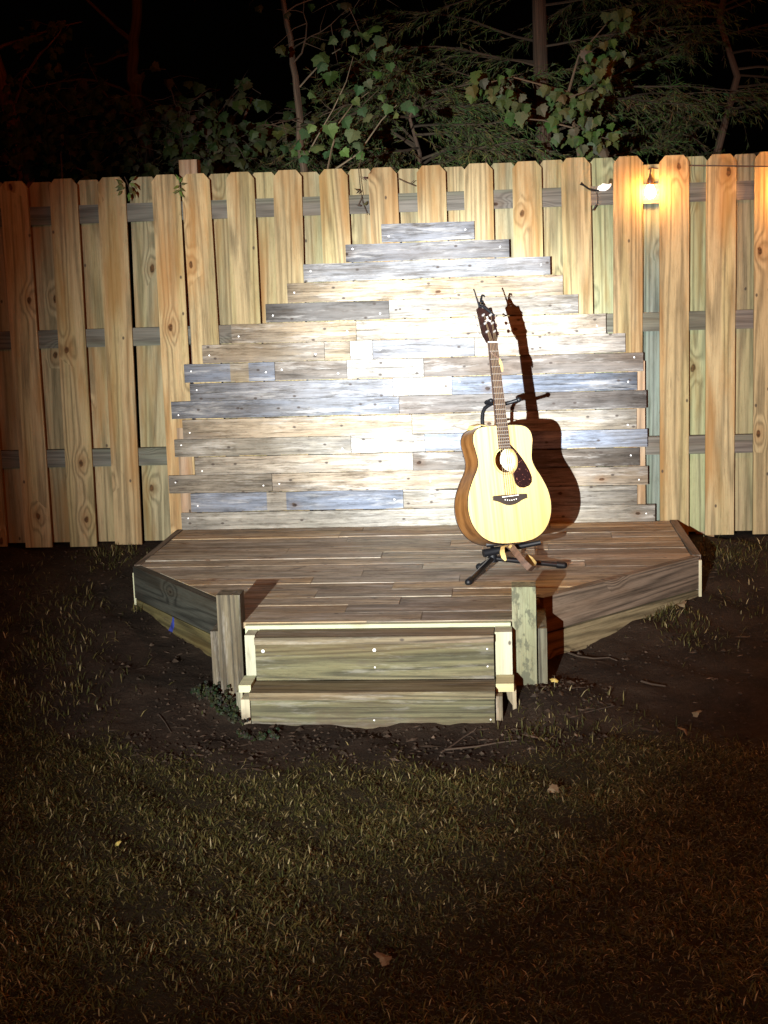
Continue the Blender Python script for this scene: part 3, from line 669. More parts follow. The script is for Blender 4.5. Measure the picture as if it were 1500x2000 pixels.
A = [atY(x, y, Y) for x, y, Y in ((983, 1070, -1.13), (993, 1065, -1.17), (1001, 1070, -1.20), (1012, 1084, -1.24), (1024, 1099, -1.27), (1034, 1109, -1.27), (1042, 1110, -1.24), (1044, 1103, -1.19), (1037, 1094, -1.15), (1027, 1088, -1.12))]
ribbon('strap_loop', A, [Vector((.75, -.45, .45))]*5+[Vector((.6, -.2, .75))]*5, [.028]*10, ('suede', 'leather'))
Bp = [atY(x, y, Y) for x, y, Y in ((990, 1066, -1.17), (982, 1069, -1.20), (981, 1079, -1.235), (984, 1088, -1.245), (988, 1095, -1.25))]
ribbon('strap_tongue', Bp, (1, -.2, 0), [.012, .016, .020, .020, .008], ('suede', 'suede'))
# upper strap behind the neck with a yellow tongue
U = [G_(p) for p in ((-.006, -.014, .80), (.012, -.012, .785), (.020, -.004, .770), (.027, .006, .74), (.033, .02, .70), (.036, .035, .64), (.038, .05, .58), (.042, .075, .51), (.05, .12, .45))]
ribbon('strap_band', U, gT.rotation_euler.to_matrix() @ Vector((.6, .8, 0)), [.004, .005, .008, .014, .018, .026, .034, .036, .036], ('leather', 'leather'))
ribbon('strap_tongue', [G_(p) for p in ((.019, -.006, .785), (.0235, -.008, .765), (.028, -.006, .745), (.032, -.002, .728))], gT.rotation_euler.to_matrix() @ Vector((1, .1, 0)), [.006, .014, .013, .006], ('suede', 'suede'))
ribbon('strap_end', [G_(p) for p in ((-.10, .10, .492), (-.085, .10, .512), (-.05, .098, .518), (-.02, .09, .512))], gT.rotation_euler.to_matrix() @ Vector((0, 1, .3)), .034)
mb = MB(); mb.tube([G_(p) for p in ((-.022, -.010, .815), (-.012, -.0135, .80), (0, -.014, .79), (.014, -.013, .783))], .0013, 6); at_thing(sp, mb.build('strap_lace', M['leather']))
# ---------------------------------------------------------------- string light
M['bulbglass'] = plain('lit_bulb', (1, .7, .3), .3, emit=(1, .40, .085), strength=400)
M['cord'] = plain('brown_cord', (.035, .02, .014), .6); M['copper'] = plain('bulb_socket', (.10, .035, .015), .45)
sl = thing('string_light', 'lit amber bulb of a string light hanging between two fence pickets at right', 'string light', tuple(atY(1270, 345, -.03)))
bc = atY(1270, 376, -.035)
mb = MB(); pr = [(.009, .042), (.013, .033), (.021, .018), (.026, .002), (.025, -.010), (.019, -.020), (.010, -.026), (.001, -.028)]
mb.tube([(bc.x, bc.y, bc.z+z) for r, z in pr], [r for r, z in pr], 16); so = None
bulb = mb.build('bulb', M['bulbglass'], smooth=True); at_thing(sl, bulb)
mb = MB(); mb.tube([(bc.x, bc.y, bc.z+z) for z in (.036, .048, .062, .070, .085)], [.0145, .0165, .014, .008, .005], 14); at_thing(sl, mb.build('socket', M['copper'], smooth=True))
mb = MB(); mb.tube([(bc.x, bc.y, bc.z+.083), (bc.x+.004, bc.y+.01, bc.z+.11), (bc.x+.01, bc.y+.06, bc.z+.118)], .0033, 6); at_thing(sl, mb.build('drop_cord', M['cord'], smooth=True))
# main cord: behind the pickets then in front, to the right
a = atY(1258, 338, .075); mb = MB()
pts = [a+Vector((-.05, 0, -.0)), a, bc+Vector((.01, .08, .118)), atY(1290, 330, .06), atY(1343, 323, .03), atY(1350, 323, -.004), atY(1420, 324, -.006), atY(1500, 325, -.008), atY(1560, 322, -.015), atY(1700, 300, -.03)]
mb.tube(pts, .0034, 6); at_thing(sl, mb.build('main_cord', M['cord'], smooth=True))
# next bulb of the string, just outside the right edge
b2 = atY(1558, 372, -.05)
s2 = thing('string_light', 'second lit amber bulb of the string light, beyond the right edge', 'string light', tuple(b2))
o = bulb.copy(); C.objects.link(o); o.parent = s2; o.matrix_parent_inverse = Matrix.Translation(-Vector(bc)); 
s3 = thing('string_light', 'third lit amber bulb of the string light, strung out over the yard at right', 'string light', (2.42, -.62, 1.84))
o = bulb.copy(); C.objects.link(o); o.parent = s3; o.matrix_parent_inverse = Matrix.Translation(-Vector(bc))
# ---------------------------------------------------------------- cord end with paper label on a picket
ce = thing('cord_end', 'short black cord end with a white paper label on the picket left of the bulb', 'cord', tuple(atY(1160, 368, -.01)))
mb = MB(); mb.tube([atY(x, y, -.012) for x, y in ((1134, 358), (1140, 362), (1150, 369), (1160, 372), (1170, 372))], [.008, .004, .0045, .005, .0045], 8); at_thing(ce, mb.build('plug', M['rubber'], smooth=True))
o = MB(); pp = [atY(x, y, -.014) for x, y in ((1166, 371), (1168, 364), (1174, 361), (1177, 358), (1183, 359), (1188, 360), (1194, 358), (1194, 362), (1189, 369), (1182, 373), (1172, 373))]
o.add(pp+[p+Vector((0, .001, 0)) for p in pp], [tuple(range(11)), tuple(range(21, 10, -1))]+[((i+1) % 11, i, 11+i, 11+(i+1) % 11) for i in range(11)])
tag_ = at_thing(ce, o.build('paper_label', M['white']))
o = MB()
for k in range(7):
    x = 1172+k*2.2; y = 368-k*.5; o.tube([atY(x, y, -.0152), atY(x+1.2, y-1.2-(k % 2), -.0152)], .0008, 4)
so = o.build('print', M['rubber']); so.parent = tag_
mb = MB(); mb.tube([atY(x, y, -.002) for x, y in ((1165, 375), (1167, 385), (1167, 396), (1163, 404))], .0018, 6); at_thing(ce, mb.build('wire_tie', M['rubber']))
mb = MB(); mb.tube([atY(x, y, -.002) for x, y in ((1164, 400), (1158, 411))], .0032, 6); at_thing(ce, mb.build('wire_tip', M['rubber']))
# ---------------------------------------------------------------- vegetation
M['bark'] = wood('bark', K=40, ring=.4, fibre=.4, blot=.5, knots=.1, cracks=.8, stain=.5, rough=.95, bump=1, across=20)
M['leaf'] = leafmat('maple_leaf', .6); M['needle'] = leafmat('evergreen_needle', .7)
LEAF = [(0, .04), (.16, -.03), (.33, .0), (.50, .02), (.47, .18), (.62, .40), (.45, .47), (.40, .60), (.24, .64), (.17, .82), (0, 1.0), (-.15, .80), (-.24, .66), (-.42, .58), (-.45, .45), (-.60, .38), (-.46, .20), (-.50, .02), (-.30, .0), (-.16, -.03)]
def leaf(mb, p, size, tint, droop=None, face=None):
    """a lobed leaf whose blade hangs down and faces roughly the yard"""
    d = droop or Vector((rnd(-.6, .6), rnd(-.5, .3), rnd(-1, -.2))).normalized()
    nrm = face or Vector((rnd(-.8, .8), -1, rnd(-.3, .9))).normalized()
    s = d.cross(nrm).normalized(); nrm = s.cross(d); off = Vector((rnd(0, 9), rnd(0, 9), 0)); vs = [p+d*size*.3+nrm*size*.06]; gs = [off]
    for a, b in LEAF:
        vs.append(p+s*a*size+d*b*size-nrm*size*(abs(a)*.35+b*b*.12)); gs.append(off+Vector((a, b, 0)))
    k = len(LEAF); mb.add(vs, [(0, 1+i, 1+(i+1) % k) for i in range(k)], gs, tint)
def branch(mb, p, d, L, r, seg=6, wig=.25, droop=.0, n=6, tint=(.085, .065, .05)):
    pts = [Vector(p)]; d = Vector(d).normalized()
    for i in range(seg):
        d = (d+Vector((rnd(-wig, wig), rnd(-wig, wig), rnd(-wig, wig)-droop))).normalized(); pts.append(pts[-1]+d*L/seg)
    mb.tube(pts, [r*(1-.85*i/seg) for i in range(seg+1)], n, tint); return pts
def green(k=1.0):
    a = random.random(); return tuple(c*k*rnd(.75, 1.25) for c in ((.044, .074, .022) if a < .6 else (.068, .082, .026) if a < .85 else (.085, .09, .05)))
def broad_tree(name, label, cat, base, path, r0, group=None, limbs=6, leaves=5, lsize=.09, k=1.0, spread=1.0, zmin=.3, tintb=(.085, .065, .05), lz=(1.6, 3.6)):
    t = thing(name, label, cat, base, group)
    tr = MB(); pts = [Vector(p) for p in path]
    fine = []
    for i in range(len(pts)-1):
        for j in range(4): fine.append(pts[i].lerp(pts[i+1], j/4)+Vector((rnd(-.008, .008), rnd(-.008, .008), 0)))
    fine.append(pts[-1]); m_ = len(fine)
    tr.tube(fine, [r0*(1-.5*i/m_) for i in range(m_)], 12, tintb, rnoise=.06); br_, cr = tr, MB()
    cand = [p for p in fine if lz[0] < p.z < lz[1]]
    for i in range(limbs):
        p = random.choice(cand); a = rnd(0, 6.28); d = Vector((math.cos(a), -abs(math.sin(a))*.6, rnd(.0, .6)))
        q = branch(br_, p, d, rnd(.5, 1.0)*spread, r0*.22, 7, .28, .02, 5, tintb)
        for pt in q[2:]:
            e = branch(br_, pt, Vector((rnd(-1, 1), rnd(-1, .4), rnd(-.5, .4))), rnd(.1, .25), .0025, 3, .3, .1, 4, tintb)
            for h in range(leaves):
                if random.random() < .8: leaf(cr, random.choice(e[1:])+Vector((rnd(-.04, .04), rnd(-.04, .04), rnd(-.04, .02))), lsize*rnd(.5, 1.15), green(k))
    at_thing(t, br_.build('trunk', M['bark'], smooth=True)); at_thing(t, cr.build('crown', M['leaf']))
    return t
def P(x, y, Y): return atY(x, y, Y)
def down(p, z=0): return Vector((p.x, p.y, z))
# left leaning trunk
a, b_, c_ = P(272, -60, 2.6), P(258, 120, 2.6), P(288, 330, 2.6)
t = broad_tree('tree', 'crooked bare grey trunk behind the fence left of the raised post', 'tree', down(c_, 0), [down(c_)+Vector((.06, 0, 0)), c_, P(282, 250, 2.6), P(262, 170, 2.6), b_, P(264, 60, 2.6), a, P(300, -260, 2.6)], .052, limbs=6, leaves=2, lsize=.06, k=.35, lz=(1.7, 3.4))
mb = MB(); mb.tube([P(258, 80, 2.6), P(228, 55, 2.55), P(200, 28, 2.5), P(165, -5, 2.5), P(110, -60, 2.5)], [.018, .013, .011, .009, .006], 8, (.085, .065, .05)); at_thing(t, mb.build('limb', M['bark'], smooth=True))
# far-left trunk
broad_tree('tree', 'dark reddish leaning trunk at the left edge with small leaves', 'tree', down(P(70, 340, 2), 0), [down(P(80, 340, 2)), P(48, 330, 2), P(25, 240, 2), P(2, 150, 2), P(-60, -40, 2)], .06, limbs=8, leaves=4, lsize=.06, k=.6, tintb=(.17, .09, .06), lz=(1.5, 3))
# centre slender maple
t = broad_tree('tree', 'slender young maple trunk with big pale leaves above the middle of the fence', 'tree', down(P(590, 330, .75), 0), [down(P(592, 330, .75)), P(591, 330, .75), P(583, 200, .75), P(570, 100, .8), P(556, 0, .85), P(548, -180, .9)], .022, limbs=6, leaves=1, lsize=.055, k=.5, spread=.7, tintb=(.13, .095, .065), lz=(1.9, 3.0))
mb = MB(); cr = MB()
for q in (((592, 318), (618, 270), (650, 215), (676, 160), (690, 110)), ((640, 330), (648, 290), (662, 240), (688, 205), (720, 180)), ((655, 330), (700, 300), (745, 235), (775, 205)), ((585, 170), (612, 140), (640, 110), (665, 95)), ((600, 310), (590, 290), (600, 280))):
    Y = rnd(.22, .55); mb.tube([P(x, y, Y+rnd(-.03, .03)) for x, y in q], [.005-.0008*i for i in range(len(q))], 5, (.22, .18, .12))
for x, y, s in ((622, 118, 44), (648, 150, 38), (632, 130, 30), (720, 110, 26), (708, 75, 34), (735, 60, 38), (745, 80, 30), (760, 92, 26), (690, 95, 26), (640, 255, 38), (672, 240, 32), (692, 262, 40), (700, 285, 28), (620, 292, 34), (598, 262, 26), (585, 285, 28), (610, 250, 24), (760, 212, 26), (790, 208, 28), (808, 214, 24), (775, 225, 20), (705, 218, 24), (715, 232, 26), (655, 285, 26), (640, 300, 26), (668, 300, 24), (604, 186, 22), (618, 196, 18), (700, 175, 26), (715, 165, 24), (690, 200, 22), (738, 145, 20), (665, 190, 18), (745, 190, 18), (590, 312, 24), (578, 300, 18), (675, 65, 26), (655, 80, 24), (760, 130, 22), (600, 300, 22), (700, 305, 22)):
    Y = rnd(.2, .5); g_ = random.choice([(.10, .15, .045), (.04, .075, .02), (.045, .085, .025), (.065, .095, .035), (.04, .08, .03), (.09, .11, .06)])
    leaf(cr, P(x, y-s*.3, Y), s/445*.95, tuple(c*rnd(.8, 1.1) for c in g_))
at_thing(t, mb.build('twigs', M['bark'], smooth=True)); at_thing(t, cr.build('foliage', M['leaf']))
# middle-left background saplings
for i, (x, Y, k, ls) in enumerate(((430, 1.7, .75, .075), (350, 1.3, .55, .06), (110, 1.6, .5, .07))):
    lab = ['sparse leafy sapling between the crooked trunk and the slender maple', 'low leafy sapling just right of the raised fence post top', 'dim leafy sapling behind the leftmost pickets'][i]
    broad_tree('sapling', lab, 'sapling', down(P(x, 340, Y)), [down(P(x, 340, Y)), P(x+10, 300, Y), P(x+rnd(-30, 30), 230, Y), P(x+rnd(-30, 40), 170, Y)], .007, limbs=13, leaves=3, lsize=ls, k=k*.7, spread=.6, lz=(1.5, 2.2))
# evergreen (drooping feathery branches)
def evergreen(label, base, path, r0, nb, L, k=1.0,  lz=(1.2, 4), seed=3, warm=0):
    t = thing('evergreen_tree', label, 'tree', base, 'evergreen trees behind the fence'); random.seed(seed)
    tr = MB(); tr.tube(path, [r0*(1-.35*i/len(path)) for i in range(len(path))], 12, (.10, .07, .05), rnoise=.05)
    br_ = tr; cr = MB(); path = [Vector(p) for p in path]
    for i in range(nb):
        z = rnd(*lz); 
        for j in range(len(path)-1):
            if path[j].z <= z <= path[j+1].z: p = path[j].lerp(path[j+1], (z-path[j].z)/(path[j+1].z-path[j].z)); break
        else: p = Vector((path[0].x, path[0].y, z))
        a = rnd(0, 6.28); d = Vector((math.cos(a), -abs(math.sin(a))*.8 if random.random() < .75 else .3, rnd(-.05, .45)))
        q = branch(br_, p, d, L*rnd(.5, 1.1), .009, 10, .12, .045, 5, (.07, .055, .038))
        for s in range(1, len(q)-1):
            for _ in range(4):
                e = branch(br_, q[s].lerp(q[s+1], random.random()), (q[s+1]-q[s]).normalized()+Vector((rnd(-1, 1), rnd(-1, 1), rnd(-.7, .3)))*.9, rnd(.10, .30), .0022, 4, .2, .06, 3, (.07, .055, .038))
                c0 = (.06, .09, .03) if random.random() < .7 else (.10, .095, .04)
                for h in range(len(e)-1):
                    for __ in range(5):
                        o = e[h].lerp(e[h+1], random.random()); dd = ((e[h+1]-e[h]).normalized()+Vector((rnd(-1, 1), rnd(-1, 1), rnd(-1, .6)))*.8).normalized()
                        sd = dd.cross(Vector((rnd(-1, 1), rnd(-1, 1), rnd(-1, 1)))).normalized()*.0022; ln = rnd(.02, .05)
                        cc = tuple(c*k*rnd(.6, 1.4) for c in c0)
                        cr.add([o-sd, o+sd, o+dd*ln+sd*.3, o+dd*ln-sd*.3], [(0, 1, 2, 3)], None, cc)
    at_thing(t, br_.build('trunk', M['bark'])); at_thing(t, cr.build('crown', M['needle']))
b0 = P(1062, 260, 2.2)
evergreen('tall evergreen with straight brown trunk and drooping branches right of centre', down(b0), [down(b0), b0, P(1056, 120, 2.2), P(1052, 0, 2.2), P(1048, -200, 2.2), P(1045, -400, 2.2)], .050, 64, 1.6, 1.0, (1.5, 3.9), 5)
b0 = P(820, 300, 1.7)
evergreen('low feathery evergreen behind the pickets above the backdrop peak', down(b0), [down(b0), b0, P(800, 230, 1.7), P(822, 170, 1.75)], .012, 46, .85, 1.0, (1.35, 2.35), 8)
b0 = P(1400, 300, 2.6)
evergreen('brownish sparse evergreen behind the bulb at the right edge', down(b0), [down(b0), b0, P(1440, 150, 2.7), P(1405, 40, 2.8), P(1450, -200, 2.6)], .026, 36, 1.4, .75, (1.6, 3.7), 11)
b0 = P(480, 320, 1.9)
evergreen('dim small evergreen low between the raised post and the slender maple', down(b0), [down(b0), b0, P(470, 250, 1.9), P(492, 190, 1.9)], .010, 26, .7, .6, (1.35, 2.15), 14)
# maple with hanging leaves at right
random.seed(21)
b0 = P(1130, 300, .9)
t = thing('maple_sapling', 'young maple with hanging green leaf clusters left of the bulb above the fence', 'sapling', down(b0))
mb = MB(); cr = MB()
mb.tube([down(b0), b0, P(1120, 240, .9), P(1110, 180, .9), P(1130, 110, .95), P(1190, 40, 1)], [.012, .009, .008, .007, .005, .003], 6, (.2, .15, .1))
for q in (((1120, 240), (1150, 262), (1190, 272)), ((1112, 190), (1140, 180), (1175, 150), (1205, 110)), ((1110, 185), (1050, 215), (1010, 205), (985, 190)), ((1120, 250), (1060, 235), (1020, 232)), ((1110, 180), (1000, 150), (960, 160))):
    mb.tube([P(x, y, .85+rnd(-.1, .1)) for x, y in q], [.005, .004, .003, .002][:len(q)], 5, (.2, .15, .1))
CL = [(960, 175, 40, 16), (990, 195, 30, 9), (1010, 225, 28, 7), (1120, 250, 45, 16), (1175, 275, 38, 14), (1110, 205, 38, 11), (1150, 170, 50, 14), (1190, 120, 45, 12), (1215, 45, 30, 6), (1140, 290, 40, 10), (1080, 200, 30, 7)]
for x, y, s, nn in CL:
    for i in range(int(nn*1.7)): leaf(cr, P(x+rnd(-s, s), y-12+rnd(-s, s)*.7, .85+rnd(-.2, .2)), rnd(.035, .07), green(.95), Vector((rnd(-.45, .45), rnd(-.3, .3), -1)).normalized(), Vector((rnd(-1, 1), -.8, rnd(-.3, .7))).normalized())
at_thing(t, mb.build('stem', M['bark'], smooth=True)); at_thing(t, cr.build('crown', M['leaf']))
# climbing sprigs on the fence top
def sprig(label, stems, leaves, name='vine_sprig', cat='vine', tint=None, Y=-.012):
    x, y = stems[0][0]; t = thing(name, label, cat, tuple(P(x, y, Y))); mb = MB(); cr = MB()
    for q in stems: mb.tube([P(x, y, Y+rnd(-.006, .004)) for x, y in q], .0018, 5, (.12, .085, .06))
    at_thing(t, mb.build('stem', M['bark'], smooth=True))
    for x, y, s, ang in leaves:
        d = RM @ Vector((math.cos(math.radians(ang)), math.sin(math.radians(ang)), 0)); sd = RM @ Vector((-math.sin(math.radians(ang)), math.cos(math.radians(ang)), 0))
        p = P(x, y, Y-.01); L = s/405
        vs = [p, p+d*L*.35+sd*L*.2, p+d*L, p+d*L*.35-sd*L*.2, p+d*L*.4+Vector((0, -.008, 0))]
        cr.add(vs, [(0, 3, 4), (3, 2, 4), (2, 1, 4), (1, 0, 4)], None, tuple(c*rnd(.7, 1.2) for c in (tint or (.12, .16, .05))))
    if leaves: at_thing(t, cr.build('leaves', M['leaf']))
ls = [(240, 358+i*3, 17, a) for i, a in enumerate((150, 200, 215, 130))]+[(252, 352+i*6, 18, a) for i, a in enumerate((30, 340, 300, 320, 270))]+[(238, 372, 14, 230), (262, 360, 14, 300), (262, 372, 16, 280), (255, 380, 14, 250), (244, 366, 15, 190)]
sprig('green and reddish leaf cluster on top of the third picket from the left', [((243, 345), (250, 360), (256, 385))], ls)
ls = [(350, 352+i*5, 14, a) for i, a in enumerate((120, 60, 210, 330, 200, 320))]+[(350, 372, 14, 300), (349, 370, 13, 225), (352, 360, 14, 10)]
sprig('small green leaf sprig hanging over the picket beside the raised post', [((349, 345), (351, 360), (352, 378))], ls)
sprig('bare dry vine twig with curled leaves over the pickets left of the backdrop peak', [((708, 300), (700, 330), (703, 360), (708, 395), (718, 420)), ((703, 345), (712, 352)), ((706, 385), (700, 400))], [(702, 372, 11, 160), (703, 372, 10, 220), (708, 400, 12, 20), (706, 402, 11, 170), (712, 402, 12, 60), (710, 345, 10, 330)], 'dry_twig', 'twig', (.07, .06, .04))
sprig('short forked dry twig crossing a gap above the backdrop peak', [((776, 348), (790, 355), (803, 360), (812, 364)), ((800, 359), (809, 352))], [], 'dry_twig', 'twig')
# ---------------------------------------------------------------- ground litter
M['twig'] = M['bark']
def gpt(x, y, lift=0):
    p = atZ(x, y, -.2)
    for _ in range(6): p = atZ(x, y, float(gz(p.x, p.y))+lift)
    return p
def twig(label, q, r=.004):
    p = gpt(*q[0]); t = MB(); t.tube([gpt(x, y, r+.004) for x, y in q], [r*.8*(1-.12*i) for i in range(len(q))], 6, (.085, .062, .045))
    o = t.build('twig', M['bark'], smooth=True, label=label, category='twig', group='twigs lying on the dirt')
random.seed(5)
twig('long pale twig lying in front of the steps at right', [(868, 1464), (890, 1462), (930, 1458), (975, 1450), (1010, 1446)], .005)
twig('forked dark twig sticking up in front of the right half of the steps', [(862, 1470), (885, 1455), (905, 1440), (925, 1428), (930, 1422)], .004)
twig('crooked dark root just right of the right post base', [(1110, 1275), (1130, 1282), (1160, 1286), (1190, 1284), (1205, 1290)], .005)
twig('thin curved twig on the dirt right of the steps', [(1070, 1398), (1100, 1404), (1140, 1392), (1200, 1378)], .004)
twig('short dark stick in the dirt at far right', [(1252, 1330), (1272, 1336), (1300, 1340)], .005)
twig('thin grass stalk lying on the lawn edge right of the steps', [(1195, 1428), (1215, 1418), (1240, 1404)], .002)
twig('short twig in the dark dirt left of the steps', [(310, 1395), (322, 1410), (334, 1430)], .003)
M['dryleaf'] = leafmat('dry_leaf', .7)
for x, y, s, lab in ((1335, 1427, .03, 'pale curled fallen leaf on the lawn edge at far right'), (1366, 1392, .025, 'small white-edged leaf in the dirt at far right'), (740, 1872, .03, 'pale brown fallen leaf on the lawn near the bottom'), (1072, 1538, .028, 'round brown fallen leaf on the lawn right of centre'), (228, 1644, .014, 'tiny bright yellow leaf on the lawn at left'), (1338, 1180, .03, 'pale fallen leaf at the foot of the stage right corner'), (1085, 1325, .02, 'small pale leaf beside the right post base'), (1260, 1235, .026, 'brown leaf on the dirt below the right angled side')):
    mb = MB(); p = gpt(x, y, .015); leaf(mb, p, s*1.5, (.20, .15, .09) if s > .02 else (.6, .5, .15), Vector((rnd(-1, 1), rnd(-1, 1), -.1)).normalized(), Vector((rnd(-.3, .3), -.8, .8)).normalized())
    mb.build('fallen_leaf', M['dryleaf'], label=lab, category='leaf', group='fallen leaves')
# clods and bits of mulch
mb = MB()
for i in range(5000):
    x, y = (rnd(-2.0, 2.6), rnd(-2.75, -.05)) if i % 4 else (rnd(-.6, 1.1), rnd(-2.65, -1.9))
    if clip([(x, y), (x+.01, y), (x+.01, y+.01)], OUTA) or clip([(x, y), (x+.01, y), (x+.01, y+.01)], OUTB) or (-.27 < x < .76 and -2.28 < y < -1.9) or inlawn(x, y) > .5: continue
    z = float(gz(x, y)); s = rnd(.002, .009)*(1.8 if random.random() < .12 else 1)
    v = rnd(.4, 1.5)*(2.2 if random.random() < .04 else 1); nv = [Vector((rnd(.5, 1.3)*a, rnd(.5, 1.3)*b, rnd(.3, .9)*c)) for a, b, c in ((1, 0, 0), (-1, 0, 0), (0, 1, 0), (0, -1, 0), (0, 0, 1), (0, 0, -1))]
    if random.random() < .25: nv = [Vector((q.x*2.6, q.y*.7, q.z*.5)) for q in nv]; v *= 1.5
    rot = Matrix.Rotation(rnd(0, 6.28), 3, 'Z')
    mb.add([rot @ q*s+Vector((x, y, z+.004)) for q in nv], [(0, 2, 4), (2, 1, 4), (1, 3, 4), (3, 0, 4), (2, 0, 5), (1, 2, 5), (3, 1, 5), (0, 3, 5)], None, (.040*v, .029*v, .021*v))
mb.build('soil_clods', M['dryleaf'], kind='stuff', label='small clods and mulch bits scattered over the bare dirt', category='soil')
# ---------------------------------------------------------------- grass
def grass(name, pts, hts, cols, lean=.9, wd=.0016, label='', seed=1):
    rs = np.random.RandomState(seed); n = len(pts); az = rs.rand(n)*6.283; le = np.clip(rs.normal(lean, .35, n), .1, 1.45)
    dx, dy = np.cos(az), np.sin(az); sx, sy = -dy, dx
    w_ = wd*(.6+rs.rand(n)*.9)
    tw = rs.rand(n)*1.2-.6; sx, sy = sx*np.cos(tw)+dx*np.sin(tw), sy*np.cos(tw)+dy*np.sin(tw)
    V = np.zeros((n, 5, 3))
    def put(k, t, side, wf):
        bend = le*(.55+.55*t); V[:, k, 0] = pts[:, 0]+dx*np.sin(bend)*hts*t+sx*w_*side*wf
        V[:, k, 1] = pts[:, 1]+dy*np.sin(bend)*hts*t+sy*w_*side*wf; V[:, k, 2] = pts[:, 2]+np.cos(bend)*hts*t
    put(0, 0, -1, .8); put(1, 0, 1, .8); put(2, .55, 1, 1); put(3, .55, -1, 1); put(4, 1, 0, 0)
    me = bpy.data.meshes.new(name); i = np.arange(n)*5
    me.vertices.add(n*5); me.vertices.foreach_set('co', V.astype(np.float32).ravel())
    loops = np.stack([i, i+1, i+2, i+3, i+3, i+2, i+4], 1).ravel(); me.loops.add(len(loops)); me.loops.foreach_set('vertex_index', loops.astype(np.int32))
    me.polygons.add(n*2); stt = np.stack([np.arange(n)*7, np.arange(n)*7+4], 1).ravel(); me.polygons.foreach_set('loop_start', stt.astype(np.int32))
    me.update(calc_edges=True)
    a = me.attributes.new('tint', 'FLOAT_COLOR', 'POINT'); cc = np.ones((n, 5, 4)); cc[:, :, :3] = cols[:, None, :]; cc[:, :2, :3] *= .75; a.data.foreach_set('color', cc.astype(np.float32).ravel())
    a = me.attributes.new('gp', 'FLOAT_VECTOR', 'POINT'); a.data.foreach_set('vector', V.astype(np.float32).ravel())
    me.materials.append(M['grass']); o = bpy.data.objects.new(name, me); C.objects.link(o); o['kind'] = 'stuff'; o['label'] = label; o['category'] = 'grass'; return o
M['grass'] = leafmat('grass_blade', .6)
rs = np.random.RandomState(4)
def gcols(n, rs):
    u = rs.rand(n); c = np.zeros((n, 3)); c[:] = (.066, .059, .018); c[u < .35] = (.038, .042, .012); c[u > .74] = (.13, .108, .045); c[u > .94] = (.26, .22, .12)
    return c*(.6+rs.rand(n, 1)*.8)
def scatter(n, x0, x1, y0, y1, rs):
    p = np.stack([x0+(x1-x0)*rs.rand(n), y0+(y1-y0)*rs.rand(n)], 1); return p
core = scatter(400000, -1.7, 2.5, -4.9, -1.2, rs); wide = scatter(60000, -5, 6, -8, -1.0, rs)
p = np.concatenate([core, wide]); lw = inlawn(p[:, 0], p[:, 1])
patch = .5+.5*np.sin(p[:, 0]*6.3+2*np.sin(p[:, 1]*4.1))*np.sin(p[:, 1]*7.7+1.5*np.sin(p[:, 0]*3.3))
keep = (rs.rand(len(p)) < lw*(.55+.45*patch)) & ~((np.abs(p[:, 0]-.785) < .1) & (p[:, 1] < -7.2)); p = p[keep]; n = len(p)
z = gz(p[:, 0], p[:, 1]); pts = np.column_stack([p, z-.002])
hts = (.014+.026*rs.rand(n)**1.6)*(.75+.4*patch[keep]); gc = gcols(n, rs)*(.8+.35*patch[keep])[:, None]
grass('lawn_grass', pts, hts, gc, 1.25, .0014, 'short matted olive lawn grass in front of the stage', 2)
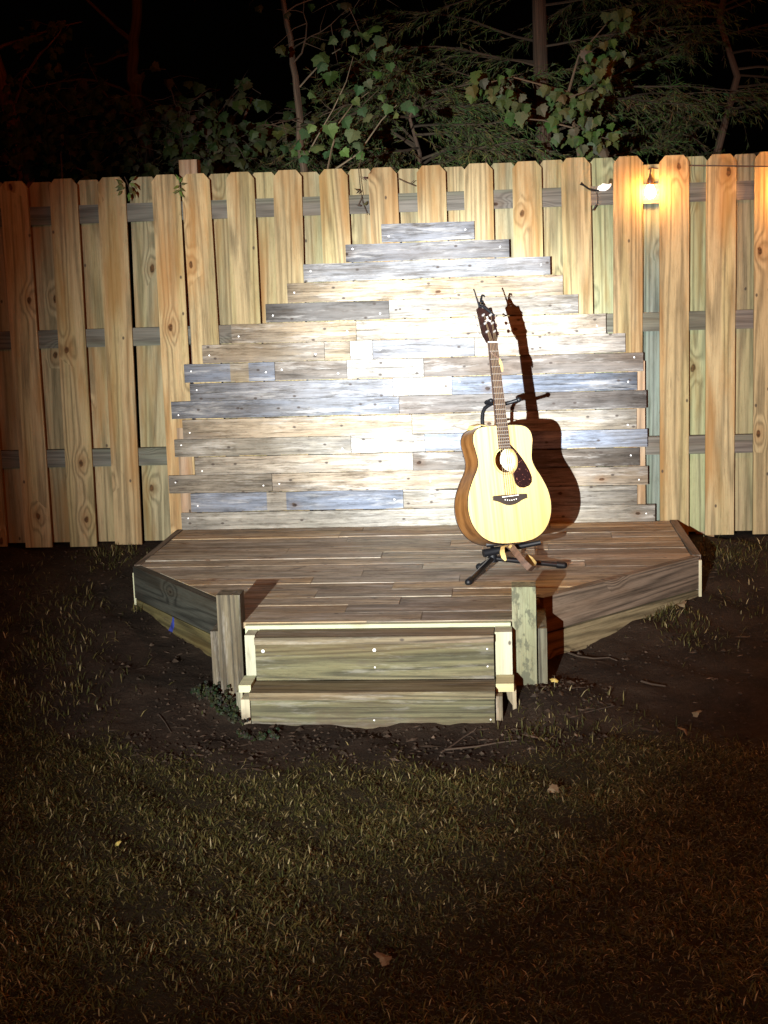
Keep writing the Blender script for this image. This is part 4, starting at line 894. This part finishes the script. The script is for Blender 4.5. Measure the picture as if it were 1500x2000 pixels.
# sparse tufts on the dirt, at the fence foot and beside the stage
tc = []
for (x, y, n_, s) in ((90, 1270, 500, .12), (40, 1380, 900, .2), (110, 1190, 200, .15), (230, 1100, 260, .08), (215, 1075, 260, .07), (1390, 1085, 300, .10), (1450, 1090, 300, .1), (1300, 1195, 260, .06), (1350, 1240, 200, .1), (1140, 1195, 50, .05), (20, 1200, 350, .2), (1060, 1420, 260, .08), (1180, 1400, 120, .1), (285, 1185, 80, .03), (20, 1150, 200, .2), (330, 1080, 60, .02), (1480, 1180, 200, .15)):
    c0 = gpt(x, y); q = rs.normal(0, 1, (n_, 2))*(s, s*1.2)+(c0.x, c0.y); tc.append(q)
q = np.concatenate(tc); q = q[(q[:, 1] < -.03)]
ok = np.array([not clip([(a, b), (a+.005, b), (a+.005, b+.005)], [(-.97, 0), (-.97, -.9), (-.40, -1.69), (-.40, -2.3), (.86, -2.3), (.87, -1.66), (1.57, -.9), (1.56, 0)]) for a, b in q]); q = q[ok]
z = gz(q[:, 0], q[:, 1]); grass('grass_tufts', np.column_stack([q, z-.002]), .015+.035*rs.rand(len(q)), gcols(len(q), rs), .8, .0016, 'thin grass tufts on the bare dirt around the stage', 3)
# weed clump at the left post
def weeds(label, spots, hgt, k=1.0):
    c0 = gpt(*spots[0][:2]); t = thing('weed_clump', label, 'weed', tuple(c0)); st_, lf = MB(), MB()
    for x, y, n_ in spots:
        for i in range(n_):
            b = gpt(x+rnd(-14, 14), y+rnd(-7, 7)); e = branch(st_, b, (rnd(-.6, .6), rnd(-.6, .2), 1), rnd(.4, 1)*hgt, .0012, 4, .3, 0, 4, (.10, .11, .05))
            for p_ in e[1:]:
                for _ in range(2):
                    leaf(lf, p_, rnd(.006, .016), tuple(c*k*rnd(.5, 1.3) for c in (.018, .022, .011)), Vector((rnd(-1, 1), rnd(-1, .5), rnd(-.5, .5))).normalized(), Vector((rnd(-.6, .6), -1, rnd(0, 1))).normalized())
    at_thing(t, st_.build('stem', M['bark'])); at_thing(t, lf.build('leaves', M['leaf']))
random.seed(31)
weeds('dark low weeds at the foot of the left post beside the steps', [(400, 1365, 8), (420, 1378, 10), (440, 1392, 12), (458, 1402, 12), (466, 1412, 10), (385, 1358, 5), (430, 1365, 6)], .07, .9)
weeds('low weeds in front of the bottom step at left', [(480, 1440, 5), (505, 1450, 5), (530, 1436, 4)], .03, 1)
